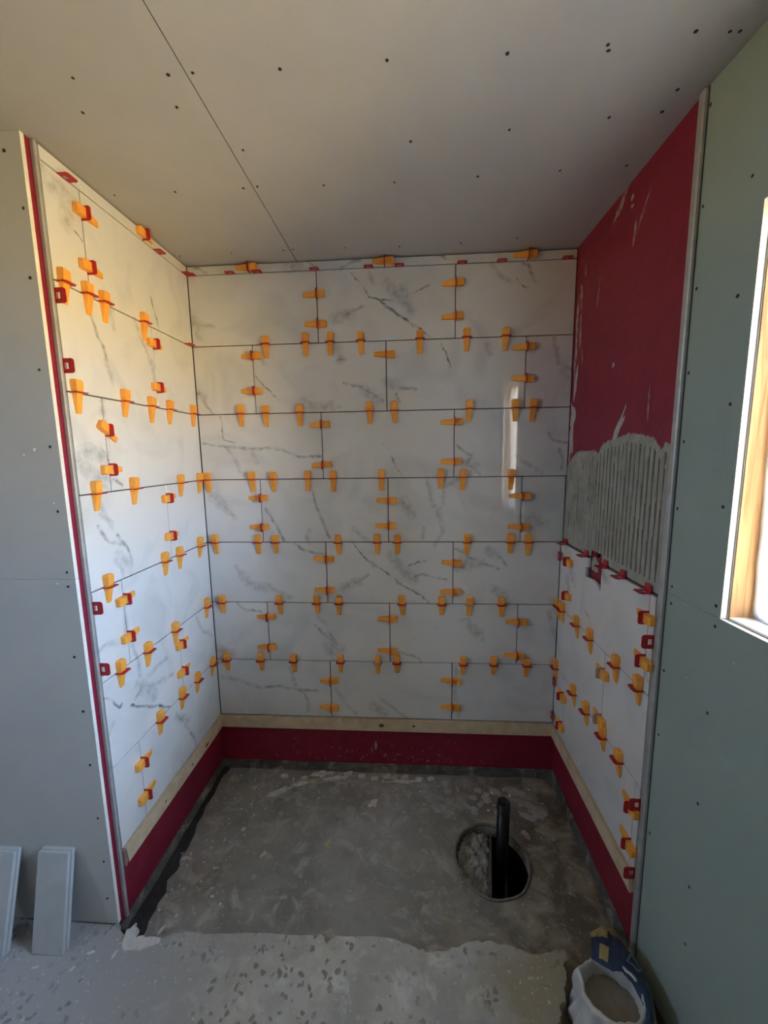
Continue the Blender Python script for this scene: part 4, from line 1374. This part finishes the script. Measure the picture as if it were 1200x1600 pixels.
# ---------------------------------------------------------------- crumpled cement sack in the right corner
sack = empty('cement_sack', (1.555, -0.905, ZF))
tag(sack, 'crumpled open cement sack with blue and yellow print in the right corner', 'bag')
inv = Matrix.Translation(sack.location).inverted()
def sobj(name, bm, m, smooth=True):
    o = obj(name, bm, m, sack, smooth=smooth)
    o.matrix_parent_inverse = inv
    return o
bm = bmesh.new()
c0 = Vector((1.535, -0.912))
RX, RY = 0.078, 0.070
rings = [(-0.303, 1.28, 0.0, 1.0), (-0.285, 1.36, 0.0, 1.2), (-0.255, 1.28, 0.0, 1.4), (-0.225, 1.20, 0.0, 1.4), (-0.195, 1.12, 0.0, 1.0), (-0.176, 1.13, 0.0, 0.5), (-0.163, 1.08, 0.0, 0.3), (-0.162, 0.98, 0.0, 0.3), (-0.178, 0.94, 0.0, 0.4), (-0.235, 0.92, 0.0, 0.6), (-0.285, 0.9, 0.0, 0.4)]
n = 48
rows = []
for j, (z, r, _, cr) in enumerate(rings):
    row = []
    for k in range(n):
        a = 2 * math.pi * k / n
        q = cr * (0.020 * noise.noise(Vector((math.cos(a) * 4.5, math.sin(a) * 4.5, z * 9))) + 0.008 * noise.noise(Vector((math.cos(a) * 11, math.sin(a) * 11, z * 22))))
        rr = r + q / RX * 1.0
        zz = z + 0.014 * noise.noise(Vector((math.cos(a) * 1.5, math.sin(a) * 1.5, 7))) * (0 if j == 0 else 1)
        row.append(bm.verts.new((c0.x + RX * rr * math.cos(a), c0.y + RY * rr * math.sin(a), zz)))
    rows.append(row)
for j in range(len(rows) - 1):
    for k in range(n):
        bm.faces.new((rows[j][k], rows[j][(k + 1) % n], rows[j + 1][(k + 1) % n], rows[j + 1][k]))
sobj('sack_wall', bm, M_sack)
bm = bmesh.new()
ctr = bm.verts.new((c0.x, c0.y, -0.205))
pr_ = []
for rr, zz in ((0.5, -0.208), (0.96, -0.214)):
    pr_.append([bm.verts.new((c0.x + RX * rr * math.cos(2 * math.pi * k / n), c0.y + RY * rr * math.sin(2 * math.pi * k / n), zz + 0.006 * noise.noise(Vector((k * 0.4, rr * 5, 0))))) for k in range(n)])
for k in range(n):
    q = (k + 1) % n
    bm.faces.new((ctr, pr_[0][k], pr_[0][q]))
    bm.faces.new((pr_[0][k], pr_[1][k], pr_[1][q], pr_[0][q]))
sobj('cement_powder', bm, M_powder)
# printed flap folded back over the corner
O_ = [(1.583, -0.675, -0.298), (1.632, -0.655, -0.295), (1.664, -0.668, -0.285), (1.671, -0.745, -0.258), (1.678, -0.804, -0.240), (1.668, -0.871, -0.226), (1.640, -0.946, -0.215), (1.600, -1.010, -0.212)]
I_ = [(1.510, -0.840, -0.166), (1.528, -0.858, -0.160), (1.552, -0.872, -0.160), (1.583, -0.872, -0.161), (1.598, -0.900, -0.162), (1.603, -0.936, -0.163), (1.594, -0.975, -0.164), (1.560, -1.000, -0.165)]
def lerp_list(Lp, t):
    f = t * (len(Lp) - 1)
    i = min(int(f), len(Lp) - 2)
    return Vector(Lp[i]).lerp(Vector(Lp[i + 1]), f - i)
bm = bmesh.new()
nu, nv = 42, 12
rows = []
for i in range(nu + 1):
    row = []
    for j in range(nv + 1):
        f = j / nv
        p = lerp_list(I_, i / nu).lerp(lerp_list(O_, i / nu), f)
        p.z += 0.030 * math.sin(math.pi * f) * (0.9 + 0.3 * noise.noise(Vector((i * 0.3, f * 3, 5)))) + 0.004 * noise.noise(Vector((i * 0.5, f * 9, 1)))
        row.append(bm.verts.new(p))
    rows.append(row)
for i in range(nu):
    for j in range(nv):
        fc = bm.faces.new((rows[i][j], rows[i + 1][j], rows[i + 1][j + 1], rows[i][j + 1]))
        f = (j + 0.5) / nv
        u = (i + 0.5) / nu
        wv = 0.06 * noise.noise(Vector((u * 9, 0, 2)))
        edge = 0.52 if u < 0.22 else (0.72 if u < 0.45 else 0.80)
        if f > edge + wv:
            fc.material_index = 1
        elif 0.12 < u < 0.24 and 0.10 < f < 0.30:
            fc.material_index = 1
sobj('printed_flap', bm, [M_blue, M_yel])
bm = bmesh.new()
def flap_at(u, f, lift=0.003):
    p = lerp_list(I_, u).lerp(lerp_list(O_, u), f)
    p.z += 0.030 * math.sin(math.pi * f) * 1.0 + lift + 0.004
    return p
loop_o = [(0.45, 0.22), (0.52, 0.30), (0.60, 0.36), (0.62, 0.58), (0.55, 0.66), (0.47, 0.55)]
cu, cf = 0.535, 0.44
vo_ = [bm.verts.new(flap_at(*p)) for p in loop_o]
vi_ = [bm.verts.new(flap_at(cu + (u - cu) * 0.72, cf + (f - cf) * 0.72)) for u, f in loop_o]
for k in range(len(loop_o)):
    q = (k + 1) % len(loop_o)
    bm.faces.new((vo_[k], vo_[q], vi_[q], vi_[k]))
sobj('print_mark', bm, M_mark, smooth=False)
bm = bmesh.new()
for i, (a, z) in enumerate(((4.35, -0.215), (4.5, -0.222))):
    p = Vector((c0.x + RX * 1.24 * math.cos(a), c0.y + RY * 1.24 * math.sin(a), z))
    U_ = Vector((-math.sin(a), math.cos(a), 0))
    blob(bm, p, 0.014, 0.010, 0.2, (U_, Vector((0, 0, 1)), Vector((math.cos(a), math.sin(a), 0))), 0.002, n=10, seed=i)
sobj('mustard_mark', bm, M_gold)
